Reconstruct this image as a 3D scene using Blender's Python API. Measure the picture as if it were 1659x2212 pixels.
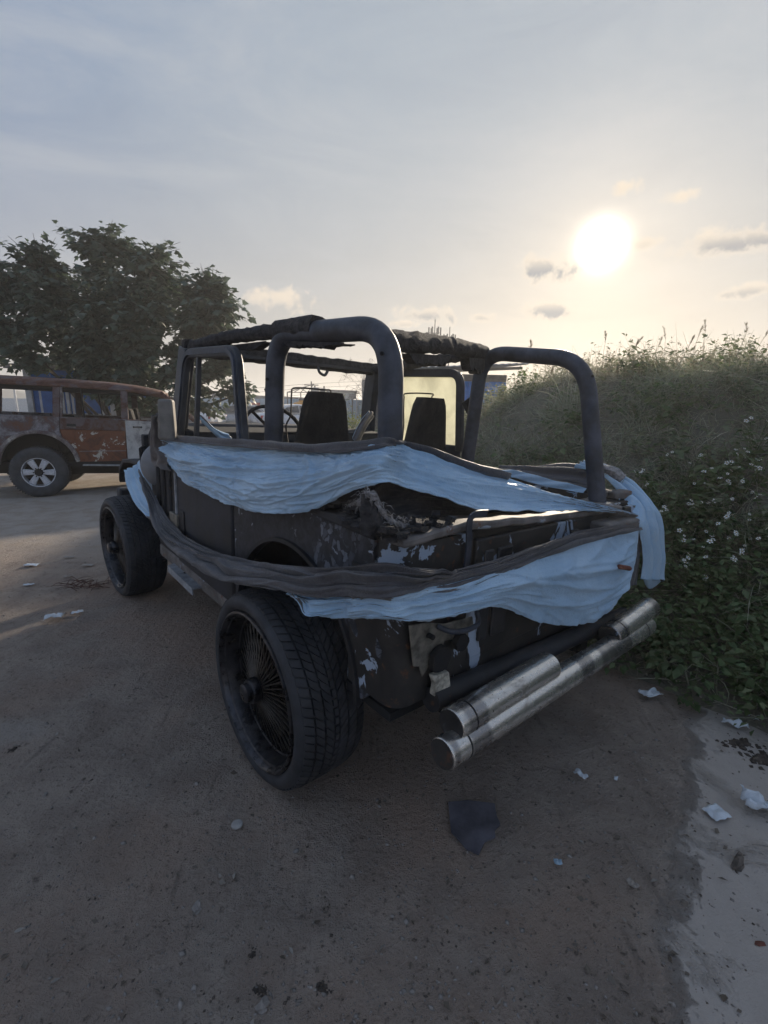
import bpy, math, random
import numpy as np
from mathutils import Vector, Matrix, noise as mnoise

R = math.radians
rnd = random.Random(11)
nrs = np.random.RandomState(5)
for o in list(bpy.data.objects):
    bpy.data.objects.remove(o)
SC = bpy.context.scene
COL = SC.collection

# ------------------------------------------------------------------ camera
FPX, PIT, ROL, CAMH = 1031.842, R(12.606), R(0.789), 1.444      # focal length in pixels of a 1659 x 2212 picture
CX0, CY0 = 829.5, 1106.0
cam_d = bpy.data.cameras.new('camera')
cam = bpy.data.objects.new('camera', cam_d)
COL.objects.link(cam)
cam_d.sensor_fit = 'VERTICAL'
cam_d.sensor_height = 36.0
cam_d.lens = 36.0 * FPX / 2212.0
cam_d.clip_start = 0.02
cam_d.clip_end = 3000
cam.matrix_world = Matrix.Translation((0, 0, CAMH)) @ Matrix.Rotation(R(90) - PIT, 4, 'X') @ Matrix.Rotation(ROL, 4, 'Z')
SC.camera = cam

# ------------------------------------------------------------------ light
SUN = Vector((0.36364, 0.89161, 0.26982)).normalized()
SUN_EL = math.asin(SUN.z)
SUN_AZ = math.atan2(SUN.x, SUN.y)
sd = bpy.data.lights.new('sun', 'SUN')
sd.energy = 4.4
sd.angle = R(2.5)
sd.color = (1.0, 0.86, 0.68)
sun = bpy.data.objects.new('sun', sd)
COL.objects.link(sun)
sun.rotation_euler = SUN.to_track_quat('Z', 'Y').to_euler()
SC.view_settings.view_transform = 'Standard'
SC.view_settings.look = 'None'
SC.view_settings.exposure = 0.55
SC.view_settings.gamma = 1.0
SC.cycles.use_denoising = True
SC.cycles.max_bounces = 5
SC.cycles.adaptive_threshold = 0.03
SC.cycles.transparent_max_bounces = 8
SC.cycles.volume_bounces = 0
HAZE = 0.0035


# ------------------------------------------------------------------ node helper
class NT:
    def __init__(s, tree):
        s.t = tree
        s.l = tree.links

    def n(s, typ, **kw):
        nd = s.t.nodes.new(typ)
        for k, v in kw.items():
            setattr(nd, k, v)
        return nd

    def put(s, sock, v):
        if v is None:
            return
        if isinstance(v, bpy.types.NodeSocket):
            s.l.new(v, sock)
        else:
            if hasattr(sock, 'default_value'):
                try:
                    sock.default_value = v
                except Exception:
                    if isinstance(v, (int, float)):
                        sock.default_value = (v, v, v)
                    else:
                        sock.default_value = tuple(v) + (1.0,) if len(v) == 3 else tuple(v)[:3]

    def m(s, op, a, b=None, c=None, clamp=False):
        nd = s.n('ShaderNodeMath', operation=op, use_clamp=clamp)
        s.put(nd.inputs[0], a)
        s.put(nd.inputs[1], b)
        s.put(nd.inputs[2], c)
        return nd.outputs[0]

    def vm(s, op, a, b=None, scale=None):
        nd = s.n('ShaderNodeVectorMath', operation=op)
        s.put(nd.inputs[0], a)
        s.put(nd.inputs[1], b)
        if scale is not None:
            s.put(nd.inputs['Scale'], scale)
        return nd.outputs['Value'] if op in ('DOT_PRODUCT', 'LENGTH', 'DISTANCE') else nd.outputs['Vector']

    def ss(s, x, lo, hi, a=0.0, b=1.0):
        nd = s.n('ShaderNodeMapRange', interpolation_type='SMOOTHSTEP')
        s.put(nd.inputs[0], x)
        s.put(nd.inputs[1], lo)
        s.put(nd.inputs[2], hi)
        s.put(nd.inputs[3], a)
        s.put(nd.inputs[4], b)
        return nd.outputs[0]

    def mix(s, f, a, b, blend='MIX'):
        nd = s.n('ShaderNodeMix', data_type='RGBA', blend_type=blend)
        s.put(nd.inputs[0], f)
        s.put(nd.inputs[6], a)
        s.put(nd.inputs[7], b)
        return nd.outputs[2]

    def noise(s, vec, scale, detail=4.0, rough=0.55, dist=0.0):
        nd = s.n('ShaderNodeTexNoise')
        s.put(nd.inputs['Vector'], vec)
        s.put(nd.inputs['Scale'], scale)
        s.put(nd.inputs['Detail'], detail)
        s.put(nd.inputs['Roughness'], rough)
        s.put(nd.inputs['Distortion'], dist)
        return nd.outputs['Fac']

    def voro(s, vec, scale, feature='F1', out='Distance'):
        nd = s.n('ShaderNodeTexVoronoi', feature=feature)
        s.put(nd.inputs['Vector'], vec)
        s.put(nd.inputs['Scale'], scale)
        return nd.outputs[out]

    def ramp(s, f, stops):
        nd = s.n('ShaderNodeValToRGB')
        cr = nd.color_ramp
        while len(cr.elements) > len(stops):
            cr.elements.remove(cr.elements[-1])
        while len(cr.elements) < len(stops):
            cr.elements.new(0.5)
        for e, (p, c) in zip(cr.elements, stops):
            e.position = p
            e.color = tuple(c) + (1.0,) if len(c) == 3 else c
        s.put(nd.inputs[0], f)
        return nd.outputs[0]

    def mapping(s, vec, scale=(1, 1, 1), rot=(0, 0, 0), loc=(0, 0, 0)):
        nd = s.n('ShaderNodeMapping')
        s.put(nd.inputs[0], vec)
        nd.inputs[1].default_value = loc
        nd.inputs[2].default_value = rot
        nd.inputs[3].default_value = scale
        return nd.outputs[0]

    def bump(s, h, strength=0.5, dist=0.01, normal=None):
        nd = s.n('ShaderNodeBump')
        nd.inputs['Strength'].default_value = strength
        nd.inputs['Distance'].default_value = dist
        s.put(nd.inputs['Height'], h)
        if normal is not None:
            s.put(nd.inputs['Normal'], normal)
        return nd.outputs[0]


# ------------------------------------------------------------------ world: hazy evening sky
W = bpy.data.worlds.new('World')
SC.world = W
W.use_nodes = True
W.cycles.sampling_method = 'MANUAL'
W.cycles.sample_map_resolution = 512
wt = NT(W.node_tree)
for nd in list(W.node_tree.nodes):
    W.node_tree.nodes.remove(nd)
tc = wt.n('ShaderNodeTexCoord')
D = wt.vm('NORMALIZE', tc.outputs['Generated'])
sep = wt.n('ShaderNodeSeparateXYZ')
wt.put(sep.inputs[0], D)
Z = sep.outputs[2]
sky = wt.n('ShaderNodeTexSky', sky_type='NISHITA')
sky.sun_disc = False
sky.sun_elevation = SUN_EL
sky.sun_rotation = SUN_AZ
sky.air_density = 1.0
sky.dust_density = 3.0
sky.ozone_density = 1.2
nish = wt.mix(1.0, sky.outputs[0], (0.05, 0.05, 0.05, 1), 'MULTIPLY')
cs = wt.vm('DOT_PRODUCT', D, tuple(SUN))
prox = wt.ss(cs, 0.40, 0.97)
prox2 = wt.ss(cs, -0.35, 0.85)
elev = wt.ss(Z, 0.0, 0.55)
haze_hi = wt.mix(prox, (0.145, 0.208, 0.325, 1), (0.280, 0.320, 0.367, 1))
haze_lo = wt.mix(prox2, (0.34, 0.385, 0.47, 1), (0.42, 0.38, 0.33, 1))
hz = wt.mix(wt.m('POWER', elev, 0.62), haze_lo, haze_hi)
wisp = wt.noise(wt.mapping(D, (1.0, 1.0, 3.6), (0, R(24), 0)), 2.2, 7, 0.62, 0.7)
hz = wt.mix(wt.ss(wisp, 0.42, 0.70, 0.0, 0.42), hz, (0.385, 0.395, 0.415, 1))
hz = wt.mix(wt.ss(wisp, 0.48, 0.26, 0.0, 0.60), hz, wt.mix(1.0, hz, (0.80, 0.83, 0.88, 1), 'MULTIPLY'))
base = wt.mix(0.93, nish, hz)
# aureole of the veiled sun
ang = wt.m('ARCCOSINE', wt.m('MINIMUM', cs, 0.999999))
glow = wt.m('EXPONENT', wt.m('MULTIPLY', wt.m('POWER', wt.m('DIVIDE', ang, 0.027), 2.0), -1.0))
glow2 = wt.m('EXPONENT', wt.m('MULTIPLY', wt.m('DIVIDE', ang, 0.055), -1.0))
g2 = wt.mix(1.0, (0.17, 0.125, 0.07, 1), glow2, 'MULTIPLY')
g1 = wt.mix(1.0, (3.4, 2.9, 2.2, 1), glow, 'MULTIPLY')
base = wt.mix(1.0, base, g2, 'ADD')


def sky_ray(px, py):
    u, v = px - CX0, py - CY0
    c, s_ = math.cos(ROL), math.sin(ROL)
    u, v = u * c + v * s_, -u * s_ + v * c
    x, up = u / FPX, -v / FPX
    return Vector((x, math.cos(PIT) + up * math.sin(PIT), -math.sin(PIT) + up * math.cos(PIT)))


edge_n = wt.noise(D, 26.0, 6, 0.62, 0.3)
puff_n = wt.noise(D, 60.0, 4, 0.6)
# small broken clouds: direction (as seen in the photograph), half sizes in radians, darkness of the core
for px, py, su, sv, dk in [(1190, 580, .072, .032, .95), (1192, 670, .068, .022, .9), (1570, 525, .095, .026, .85),
                           (920, 683, .066, .022, .85), (1042, 686, .036, .014, .6), (1615, 630, .052, .018, .7),
                           (600, 645, .080, .026, .12), (1395, 525, .032, .015, .25), (1358, 402, .024, .014, .1),
                           (1475, 425, .034, .014, .12), (1560, 742, .060, .012, .3), (880, 700, .040, .010, .4)]:
    c = sky_ray(px, py).normalized()
    ax = Vector((c.y, -c.x, 0)).normalized()
    ay = ax.cross(c).normalized()
    if ay.z < 0:
        ay = -ay
    u = wt.m('DIVIDE', wt.vm('DOT_PRODUCT', D, tuple(ax / 1.0)), su)
    u = wt.m('SUBTRACT', u, c.dot(ax) / su)
    v = wt.m('DIVIDE', wt.vm('DOT_PRODUCT', D, tuple(ay)), sv)
    v = wt.m('SUBTRACT', v, c.dot(ay) / sv)
    r2 = wt.m('ADD', wt.m('MULTIPLY', u, u), wt.m('MULTIPLY', v, v))
    front = wt.m('GREATER_THAN', wt.vm('DOT_PRODUCT', D, tuple(c)), 0.5)
    e = wt.m('ADD', wt.m('SUBTRACT', 0.90, wt.m('SQRT', r2)), wt.m('MULTIPLY', wt.m('SUBTRACT', edge_n, 0.5), 2.3))
    e = wt.m('ADD', e, wt.m('MULTIPLY', wt.m('SUBTRACT', puff_n, 0.5), 0.5))
    mk = wt.m('MULTIPLY', wt.ss(e, -0.05, 0.75), front)
    core = wt.m('MULTIPLY', wt.ss(e, 0.12, 0.75), wt.ss(v, 0.9, -0.3))
    ccol = wt.mix(wt.m('MULTIPLY', core, dk), wt.mix(prox, (0.50, 0.46, 0.43, 1), (0.66, 0.56, 0.44, 1)), (0.18, 0.20, 0.235, 1))
    base = wt.mix(wt.m('MULTIPLY', mk, 0.85), base, ccol)
base = wt.mix(1.0, base, g1, 'ADD')
below = wt.ss(Z, -0.02, 0.0)
base = wt.mix(below, (0.20, 0.18, 0.16, 1), base)
bg = wt.n('ShaderNodeBackground')
wt.put(bg.inputs[0], base)
bg.inputs[1].default_value = 1.0
wo = wt.n('ShaderNodeOutputWorld')
wt.l.new(bg.outputs[0], wo.inputs[0])

# ------------------------------------------------------------------ pixel rays (1659 x 2212 grid) and the jeep's frame
ray = sky_ray
CAMO = Vector((0, 0, CAMH))
JM = (Matrix.Translation((0.199, 2.222, 0)) @ Matrix.Rotation(R(40.321), 4, 'Z')
      @ Matrix.Rotation(R(1.838), 4, 'Y') @ Matrix.Rotation(R(1.012), 4, 'X'))
JI = JM.inverted()


def cp(px, py, axis, val):
    """point of the jeep's frame where the sight line meets the plane axis = val"""
    o = JI @ CAMO
    d = JI.to_3x3() @ ray(px, py)
    i = 'xyz'.index(axis)
    return o + d * ((val - o[i]) / d[i])


def cpp(px, py, P0, nrm):
    o = JI @ CAMO
    d = JI.to_3x3() @ ray(px, py)
    return o + d * ((Vector(P0) - o).dot(nrm) / d.dot(nrm))


def gp(px, py, z=0.0):
    d = ray(px, py)
    return CAMO + d * ((z - CAMH) / d.z)


def wy(px, py, y):
    d = ray(px, py)
    return CAMO + d * (y / d.y)


# ------------------------------------------------------------------ mesh helpers
class MB:
    def __init__(s):
        s.v, s.f, s.mi = [], [], []

    def add(s, vs, fs, mi=0):
        b = len(s.v)
        s.v.extend([tuple(v) for v in vs])
        s.f.extend([tuple(b + i for i in f) for f in fs])
        s.mi.extend([mi] * len(fs))
        return s

    def box(s, c, size, rot=None, taper=None, mi=0):
        hx, hy, hz_ = size[0] / 2, size[1] / 2, size[2] / 2
        vs = []
        for k, (x, y, z) in enumerate([(-1, -1, -1), (1, -1, -1), (1, 1, -1), (-1, 1, -1), (-1, -1, 1), (1, -1, 1), (1, 1, 1), (-1, 1, 1)]):
            tx, ty = (taper if (taper and z > 0) else (1, 1))
            v = Vector((x * hx * tx, y * hy * ty, z * hz_))
            if rot is not None:
                v = rot @ v
            vs.append(v + Vector(c))
        return s.add(vs, [(0, 3, 2, 1), (4, 5, 6, 7), (0, 1, 5, 4), (1, 2, 6, 5), (2, 3, 7, 6), (3, 0, 4, 7)], mi)

    def bb(s, x0, x1, y0, y1, z0, z1, mi=0):
        return s.box(((x0 + x1) / 2, (y0 + y1) / 2, (z0 + z1) / 2), (abs(x1 - x0), abs(y1 - y0), abs(z1 - z0)), mi=mi)

    def tube(s, pts, r, n=10, closed=False, cap=True, rough=0.0, seed=0, flat=None, mi=0):
        pts = [Vector(p) for p in pts]
        m = len(pts)
        rs = r if isinstance(r, (list, tuple)) else [r] * m
        ref = None
        rings = []
        for i, p in enumerate(pts):
            if closed:
                t = pts[(i + 1) % m] - pts[i - 1]
            else:
                t = pts[min(i + 1, m - 1)] - pts[max(i - 1, 0)]
            if t.length < 1e-9:
                t = Vector((0, 0, 1))
            t.normalize()
            if ref is None:
                ref = t.orthogonal().normalized() if flat is None else Vector(flat)
            a = ref - t * ref.dot(t)
            if a.length < 1e-6:
                a = t.orthogonal()
            a.normalize()
            ref = a if flat is None else ref
            b = t.cross(a)
            ring = []
            for k in range(n):
                an = 2 * math.pi * k / n
                rr = rs[i]
                if rough:
                    q = p * 14 + Vector((seed, k * 0.9, 0))
                    rr *= 1 + rough * (mnoise.noise(q) + 0.6 * mnoise.noise(q * 2.7))
                ring.append(p + (a * math.cos(an) + b * math.sin(an)) * rr)
            rings.append(ring)
        vs = [v for rg in rings for v in rg]
        fs = []
        for i in range(m if closed else m - 1):
            j = (i + 1) % m
            for k in range(n):
                l = (k + 1) % n
                fs.append((i * n + k, i * n + l, j * n + l, j * n + k))
        if cap and not closed:
            fs.append(tuple(range(n - 1, -1, -1)))
            fs.append(tuple((m - 1) * n + k for k in range(n)))
        return s.add(vs, fs, mi)

    def strip(s, pts, w, h, up, closed=False, mi=0):
        """bar of rectangular section: w across, h along 'up'"""
        pts = [Vector(p) for p in pts]
        m = len(pts)
        up = Vector(up).normalized()
        vs = []
        for i, p in enumerate(pts):
            t = (pts[(i + 1) % m] - pts[i - 1]) if closed else (pts[min(i + 1, m - 1)] - pts[max(i - 1, 0)])
            t.normalize()
            a = t.cross(up).normalized()
            for sx, sz in ((-1, -1), (1, -1), (1, 1), (-1, 1)):
                vs.append(p + a * (sx * w / 2) + up * (sz * h / 2))
        fs = []
        for i in range(m if closed else m - 1):
            j = (i + 1) % m
            for k in range(4):
                l = (k + 1) % 4
                fs.append((i * 4 + k, i * 4 + l, j * 4 + l, j * 4 + k))
        if not closed:
            fs += [(3, 2, 1, 0), tuple((m - 1) * 4 + k for k in range(4))]
        return s.add(vs, fs, mi)

    def lathe(s, prof, n=48, axis='x', closed=False, mi=0):
        vs = []
        for (r, x) in prof:
            for k in range(n):
                a = 2 * math.pi * k / n
                c, d = r * math.cos(a), r * math.sin(a)
                vs.append((x, c, d) if axis == 'x' else ((c, d, x) if axis == 'z' else (c, x, d)))
        fs = []
        m = len(prof)
        for i in range(m if closed else m - 1):
            j = (i + 1) % m
            for k in range(n):
                l = (k + 1) % n
                fs.append((i * n + k, i * n + l, j * n + l, j * n + k))
        return s.add(vs, fs, mi)

    def prism(s, poly, axis, a, b, mi=0):
        """polygon in the plane across 'axis', extruded from a to b"""
        n = len(poly)

        def P(q, t):
            return {'x': (t, q[0], q[1]), 'y': (q[0], t, q[1]), 'z': (q[0], q[1], t)}[axis]
        vs = [P(q, a) for q in poly] + [P(q, b) for q in poly]
        fs = [tuple(range(n - 1, -1, -1)), tuple(range(n, 2 * n))]
        fs += [(i, (i + 1) % n, n + (i + 1) % n, n + i) for i in range(n)]
        return s.add(vs, fs, mi)

    def grid(s, P, mi=0, flip=False):
        nu, nv = len(P), len(P[0])
        vs = [p for row in P for p in row]
        fs = []
        for i in range(nu - 1):
            for j in range(nv - 1):
                q = (i * nv + j, (i + 1) * nv + j, (i + 1) * nv + j + 1, i * nv + j + 1)
                fs.append(q[::-1] if flip else q)
        return s.add(vs, fs, mi)

    def build(s, name, mats, parent=None, smooth=35, mw=None, bevel=0, subd=0, fix=True):
        me = bpy.data.meshes.new(name)
        me.from_pydata(s.v, [], s.f)
        if not isinstance(mats, (list, tuple)):
            mats = [mats]
        for m_ in mats:
            me.materials.append(m_)
        if len(mats) > 1:
            me.polygons.foreach_set('material_index', s.mi)
        if fix:
            import bmesh
            bm = bmesh.new()
            bm.from_mesh(me)
            bmesh.ops.recalc_face_normals(bm, faces=bm.faces)
            bm.to_mesh(me)
            bm.free()
        if smooth:
            me.polygons.foreach_set('use_smooth', [True] * len(me.polygons))
            me.set_sharp_from_angle(angle=R(smooth))
        me.update()
        o = bpy.data.objects.new(name, me)
        COL.objects.link(o)
        if parent is not None:
            o.parent = parent
        if mw is not None:
            if parent is not None:
                o.matrix_local = mw
            else:
                o.matrix_world = mw
        if bevel:
            b = o.modifiers.new('bevel', 'BEVEL')
            b.width = bevel
            b.segments = 2
            b.limit_method = 'ANGLE'
            b.angle_limit = R(40)
        if subd:
            m2 = o.modifiers.new('subd', 'SUBSURF')
            m2.levels = m2.render_levels = subd
        return o


def empty(name, mw, parent=None):
    o = bpy.data.objects.new(name, None)
    COL.objects.link(o)
    o.empty_display_size = 0.1
    if parent is not None:
        o.parent = parent
        o.matrix_local = mw
    else:
        o.matrix_world = mw
    return o


def tag(o, label=None, cat=None, group=None, kind=None):
    if label:
        o['label'] = label
    if cat:
        o['category'] = cat
    if group:
        o['group'] = group
    if kind:
        o['kind'] = kind
    return o


def fast_mesh(name, V, F, mat, parent=None, mw=None, smooth=False):
    """V (n,3), F (m,k) numpy"""
    me = bpy.data.meshes.new(name)
    V = np.asarray(V, np.float32)
    F = np.asarray(F, np.int32)
    m, k = F.shape
    me.vertices.add(len(V))
    me.vertices.foreach_set('co', V.ravel())
    me.loops.add(m * k)
    me.loops.foreach_set('vertex_index', F.ravel())
    me.polygons.add(m)
    me.polygons.foreach_set('loop_start', np.arange(0, m * k, k, dtype=np.int32))
    if smooth:
        me.polygons.foreach_set('use_smooth', np.ones(m, bool))
    me.update(calc_edges=True)
    me.validate()
    for mm in (mat if isinstance(mat, (list, tuple)) else [mat]):
        me.materials.append(mm)
    o = bpy.data.objects.new(name, me)
    COL.objects.link(o)
    if parent is not None:
        o.parent = parent
        if mw is not None:
            o.matrix_local = mw
    elif mw is not None:
        o.matrix_world = mw
    return o


def cr(P, n):
    """resample a polyline with a Catmull-Rom spline, even in arc length"""
    P = [Vector(p) for p in P]
    if len(P) == 2:
        return [P[0].lerp(P[1], i / (n - 1)) for i in range(n)]
    Q = [P[0] * 2 - P[1]] + P + [P[-1] * 2 - P[-2]]
    out = []
    for i in range(1, len(Q) - 2):
        a, b, c, d = Q[i - 1], Q[i], Q[i + 1], Q[i + 2]
        for k in range(16):
            t = k / 16
            out.append(0.5 * ((2 * b) + (c - a) * t + (2 * a - 5 * b + 4 * c - d) * t * t + (3 * b - a - 3 * c + d) * t ** 3))
    out.append(P[-1])
    L = [0.0]
    for i in range(1, len(out)):
        L.append(L[-1] + (out[i] - out[i - 1]).length)
    res, j = [], 0
    for i in range(n):
        t = L[-1] * i / (n - 1)
        while j < len(L) - 2 and L[j + 1] < t:
            j += 1
        w = (t - L[j]) / max(1e-9, L[j + 1] - L[j])
        res.append(out[j].lerp(out[j + 1], min(1, max(0, w))))
    return res


def fillet(P, r, n=6):
    """round the inner corners of a polyline"""
    P = [Vector(p) for p in P]
    out = [P[0]]
    for i in range(1, len(P) - 1):
        a = (P[i - 1] - P[i])
        b = (P[i + 1] - P[i])
        ra = min(r, a.length * 0.48)
        rb = min(r, b.length * 0.48)
        p0, p2 = P[i] + a.normalized() * ra, P[i] + b.normalized() * rb
        for k in range(n + 1):
            t = k / n
            out.append(p0 * (1 - t) ** 2 + P[i] * 2 * t * (1 - t) + p2 * t * t)
    out.append(P[-1])
    return out


def dense(P, step=0.02):
    out = []
    P = [Vector(p) for p in P]
    for i in range(len(P) - 1):
        k = max(1, int((P[i + 1] - P[i]).length / step))
        out += [P[i].lerp(P[i + 1], j / k) for j in range(k)]
    out.append(P[-1])
    return out


# ------------------------------------------------------------------ materials
def new_mat(name):
    m = bpy.data.materials.new(name)
    m.use_nodes = True
    t = NT(m.node_tree)
    b = m.node_tree.nodes['Principled BSDF']
    return m, t, b


def coord(t, kind='Object'):
    return t.n('ShaderNodeTexCoord').outputs[kind]


def burnt_paint(name, c0=(.013, .013, .015), c1=(.040, .040, .045), rust=(.075, .036, .020), rust_at=.62, fleck=(.42, .46, .52), fleck_at=.70, fleck_scale=9, rough=(.45, .85)):
    m, t, b = new_mat(name)
    v = coord(t)
    n1 = t.noise(v, 6, 7, .62, .4)
    n2 = t.noise(v, 23, 5, .6)
    n3 = t.noise(t.mapping(v, (1, 1, .6)), fleck_scale, 6, .62, .8)
    col = t.mix(t.ss(n1, .38, .66), c0 + (1,), c1 + (1,))
    col = t.mix(t.ss(n2, rust_at, rust_at + .10), col, rust + (1,))
    fl = t.ss(n3, fleck_at, fleck_at + .012)
    col = t.mix(fl, col, fleck + (1,))
    t.put(b.inputs['Base Color'], col)
    t.put(b.inputs['Roughness'], t.m('ADD', t.m('MULTIPLY', n1, rough[1] - rough[0]), rough[0]))
    h = t.m('ADD', t.m('MULTIPLY', n2, .5), t.m('MULTIPLY', fl, -.6))
    t.put(b.inputs['Normal'], t.bump(h, .45, .006))
    return m


def scaly(name):
    m, t, b = new_mat(name)
    v = coord(t)
    n1 = t.noise(v, 3.2, 6, .62, .5)
    n2 = t.noise(v, 30, 6, .65, .6)
    vo = t.n('ShaderNodeTexVoronoi')
    nz = t.n('ShaderNodeTexNoise')
    t.put(nz.inputs['Vector'], v)
    nz.inputs['Scale'].default_value = 26
    nz.inputs['Detail'].default_value = 5
    vw = t.vm('ADD', t.mapping(v, (1, 1, .75)), t.vm('SCALE', nz.outputs['Color'], None, .045))
    t.put(vo.inputs['Vector'], vw)
    vo.inputs['Scale'].default_value = 40
    ve = t.n('ShaderNodeTexVoronoi', feature='DISTANCE_TO_EDGE')
    t.put(ve.inputs['Vector'], vw)
    ve.inputs['Scale'].default_value = 40
    cellc = t.n('ShaderNodeSeparateColor')
    t.put(cellc.inputs[0], vo.outputs['Color'])
    edge = t.ss(t.m('ADD', ve.outputs['Distance'], t.m('MULTIPLY', t.m('SUBTRACT', n2, .5), .25)), .03, .10)
    low = t.n('ShaderNodeSeparateXYZ')
    t.put(low.inputs[0], v)
    reg = t.m('ADD', n1, t.ss(low.outputs[1], .10, -.45, -.12, .16))
    on = t.m('MULTIPLY', t.m('MULTIPLY', t.ss(cellc.outputs[0], .35, .75), edge), t.ss(reg, .46, .62))
    col = t.mix(t.ss(n2, .35, .65), (.016, .017, .021, 1), (.040, .042, .052, 1))
    col = t.mix(on, col, t.mix(cellc.outputs[1], (.085, .095, .118, 1), (.19, .21, .25, 1)))
    col = t.mix(t.ss(t.noise(v, 17, 6, .66, .9), .655, .67), col, (.40, .45, .52, 1))
    col = t.mix(t.ss(n2, .70, .80, 0, .6), col, (.085, .042, .024, 1))
    t.put(b.inputs['Base Color'], col)
    b.inputs['Roughness'].default_value = .62
    t.put(b.inputs['Normal'], t.bump(t.m('ADD', t.m('MULTIPLY', on, .8), t.m('MULTIPLY', n2, .5)), .7, .004))
    return m


def plain(name, col, rough=.6, metal=0.0, var=.25, scale=12, bump=.2, bdist=.004, coat=0.0):
    m, t, b = new_mat(name)
    v = coord(t)
    n1 = t.noise(v, scale, 6, .6)
    lo = tuple(c * (1 - var) for c in col) + (1,)
    hi = tuple(min(1, c * (1 + var)) for c in col) + (1,)
    t.put(b.inputs['Base Color'], t.mix(t.ss(n1, .3, .7), lo, hi))
    t.put(b.inputs['Roughness'], t.m('ADD', t.m('MULTIPLY', n1, .25), rough - .12))
    b.inputs['Metallic'].default_value = metal
    if bump:
        t.put(b.inputs['Normal'], t.bump(t.noise(v, scale * 4, 4, .6), bump, bdist))
    if coat:
        b.inputs['Coat Weight'].default_value = coat
    return m


M = {}
M['body'] = burnt_paint('burnt_black_paint')
M['door'] = burnt_paint('burnt_door_paint', c0=(.014, .015, .019), c1=(.036, .038, .048), rust_at=.70, fleck_at=.80)
M['flaky'] = scaly('scaling_grey_paint')
M['rear'] = burnt_paint('burnt_rear_paint', c0=(.016, .015, .015), c1=(.045, .040, .036), rust_at=.60, rust=(.10, .048, .026), fleck=(.36, .43, .53), fleck_at=.605, fleck_scale=5.5)
M['rail'] = burnt_paint('scorched_rail', c0=(.085, .075, .068), c1=(.22, .20, .19), rust=(.15, .08, .05), rust_at=.58, fleck=(.36, .40, .46), fleck_at=.62, fleck_scale=11, rough=(.55, .85))
M['cagepad'] = plain('roll_cage_padding', (.042, .049, .067), .55, var=.5, scale=11, bump=.5, bdist=.003)
M['char'] = plain('charred_foam', (.045, .042, .043), .95, var=.5, scale=30, bump=1.0, bdist=.012)
M['frame'] = plain('black_door_frame', (.035, .037, .043), .5, var=.3, scale=16, bump=.2)
M['seat'] = plain('burnt_seat', (.020, .017, .015), .85, var=.5, scale=14, bump=.6, bdist=.008)
M['dark'] = plain('soot_black', (.012, .012, .013), .9, var=.4, scale=9, bump=.4)
M['wire'] = plain('burnt_wire', (.035, .030, .028), .6, .4, bump=0)
M['mirror'] = plain('sooty_mirror_shell', (.19, .175, .155), .65, var=.22, scale=14)
M['pod'] = plain('grey_plastic', (.20, .205, .215), .6, var=.15)
M['plate'] = plain('galvanised_plate', (.36, .385, .42), .5, .35, var=.3, scale=18, bump=.3)
M['bracket'] = plain('bare_bracket', (.20, .185, .155), .5, .5, var=.45, scale=26, bump=.4)
M['fibre'] = plain('frayed_fibre', (.27, .26, .26), .9, var=.4, scale=60, bump=0)
M['peg'] = plain('rust_peg', (.16, .05, .03), .7, var=.3, scale=30)
M['white_lamp'] = plain('melted_lamp', (.42, .39, .32), .6, var=.6, scale=40, bump=.5)

# tyre rubber
m, t, b = new_mat('tyre_rubber')
v = coord(t)
n1 = t.noise(v, 9, 6, .6)
t.put(b.inputs['Base Color'], t.mix(t.ss(n1, .35, .7), (.022, .023, .027, 1), (.048, .050, .057, 1)))
b.inputs['Roughness'].default_value = .68
t.put(b.inputs['Normal'], t.bump(t.noise(v, 120, 4, .6), .35, .002))
M['tyre'] = m

# chrome of the dished rims, dull with dust
m, t, b = new_mat('grimy_rim')
v = coord(t)
n1 = t.noise(v, 14, 6, .65)
t.put(b.inputs['Base Color'], t.mix(t.ss(n1, .35, .65), (.025, .025, .028, 1), (.085, .083, .090, 1)))
b.inputs['Metallic'].default_value = .75
t.put(b.inputs['Roughness'], t.m('ADD', t.m('MULTIPLY', n1, .40), .10))
M['rim'] = m
M['spoke'] = plain('scorched_spoke', (.085, .075, .066), .38, .8, var=.4, scale=30, bump=0)

# steel bumper tubes: chrome burnt and stained in bands
m, t, b = new_mat('stained_chrome')
v = coord(t)
n1 = t.noise(t.mapping(v, (7, 15, 15)), 1.4, 8, .7, .5)
n2 = t.noise(v, 60, 4, .6)
band = t.noise(t.mapping(v, (3.2, .3, .3)), 1.3, 3, .5)
col = t.mix(t.ss(n1, .50, .72), (.72, .68, .62, 1), (.34, .30, .26, 1))
col = t.mix(t.ss(band, .58, .62), col, (.33, .31, .295, 1))
col = t.mix(t.ss(n2, .66, .70), col, (.10, .055, .03, 1))
t.put(b.inputs['Base Color'], col)
b.inputs['Metallic'].default_value = .85
t.put(b.inputs['Roughness'], t.m('ADD', t.m('MULTIPLY', n1, .34), .10))
t.put(b.inputs['Normal'], t.bump(n2, .2, .001))
M['chrome'] = m


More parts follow.
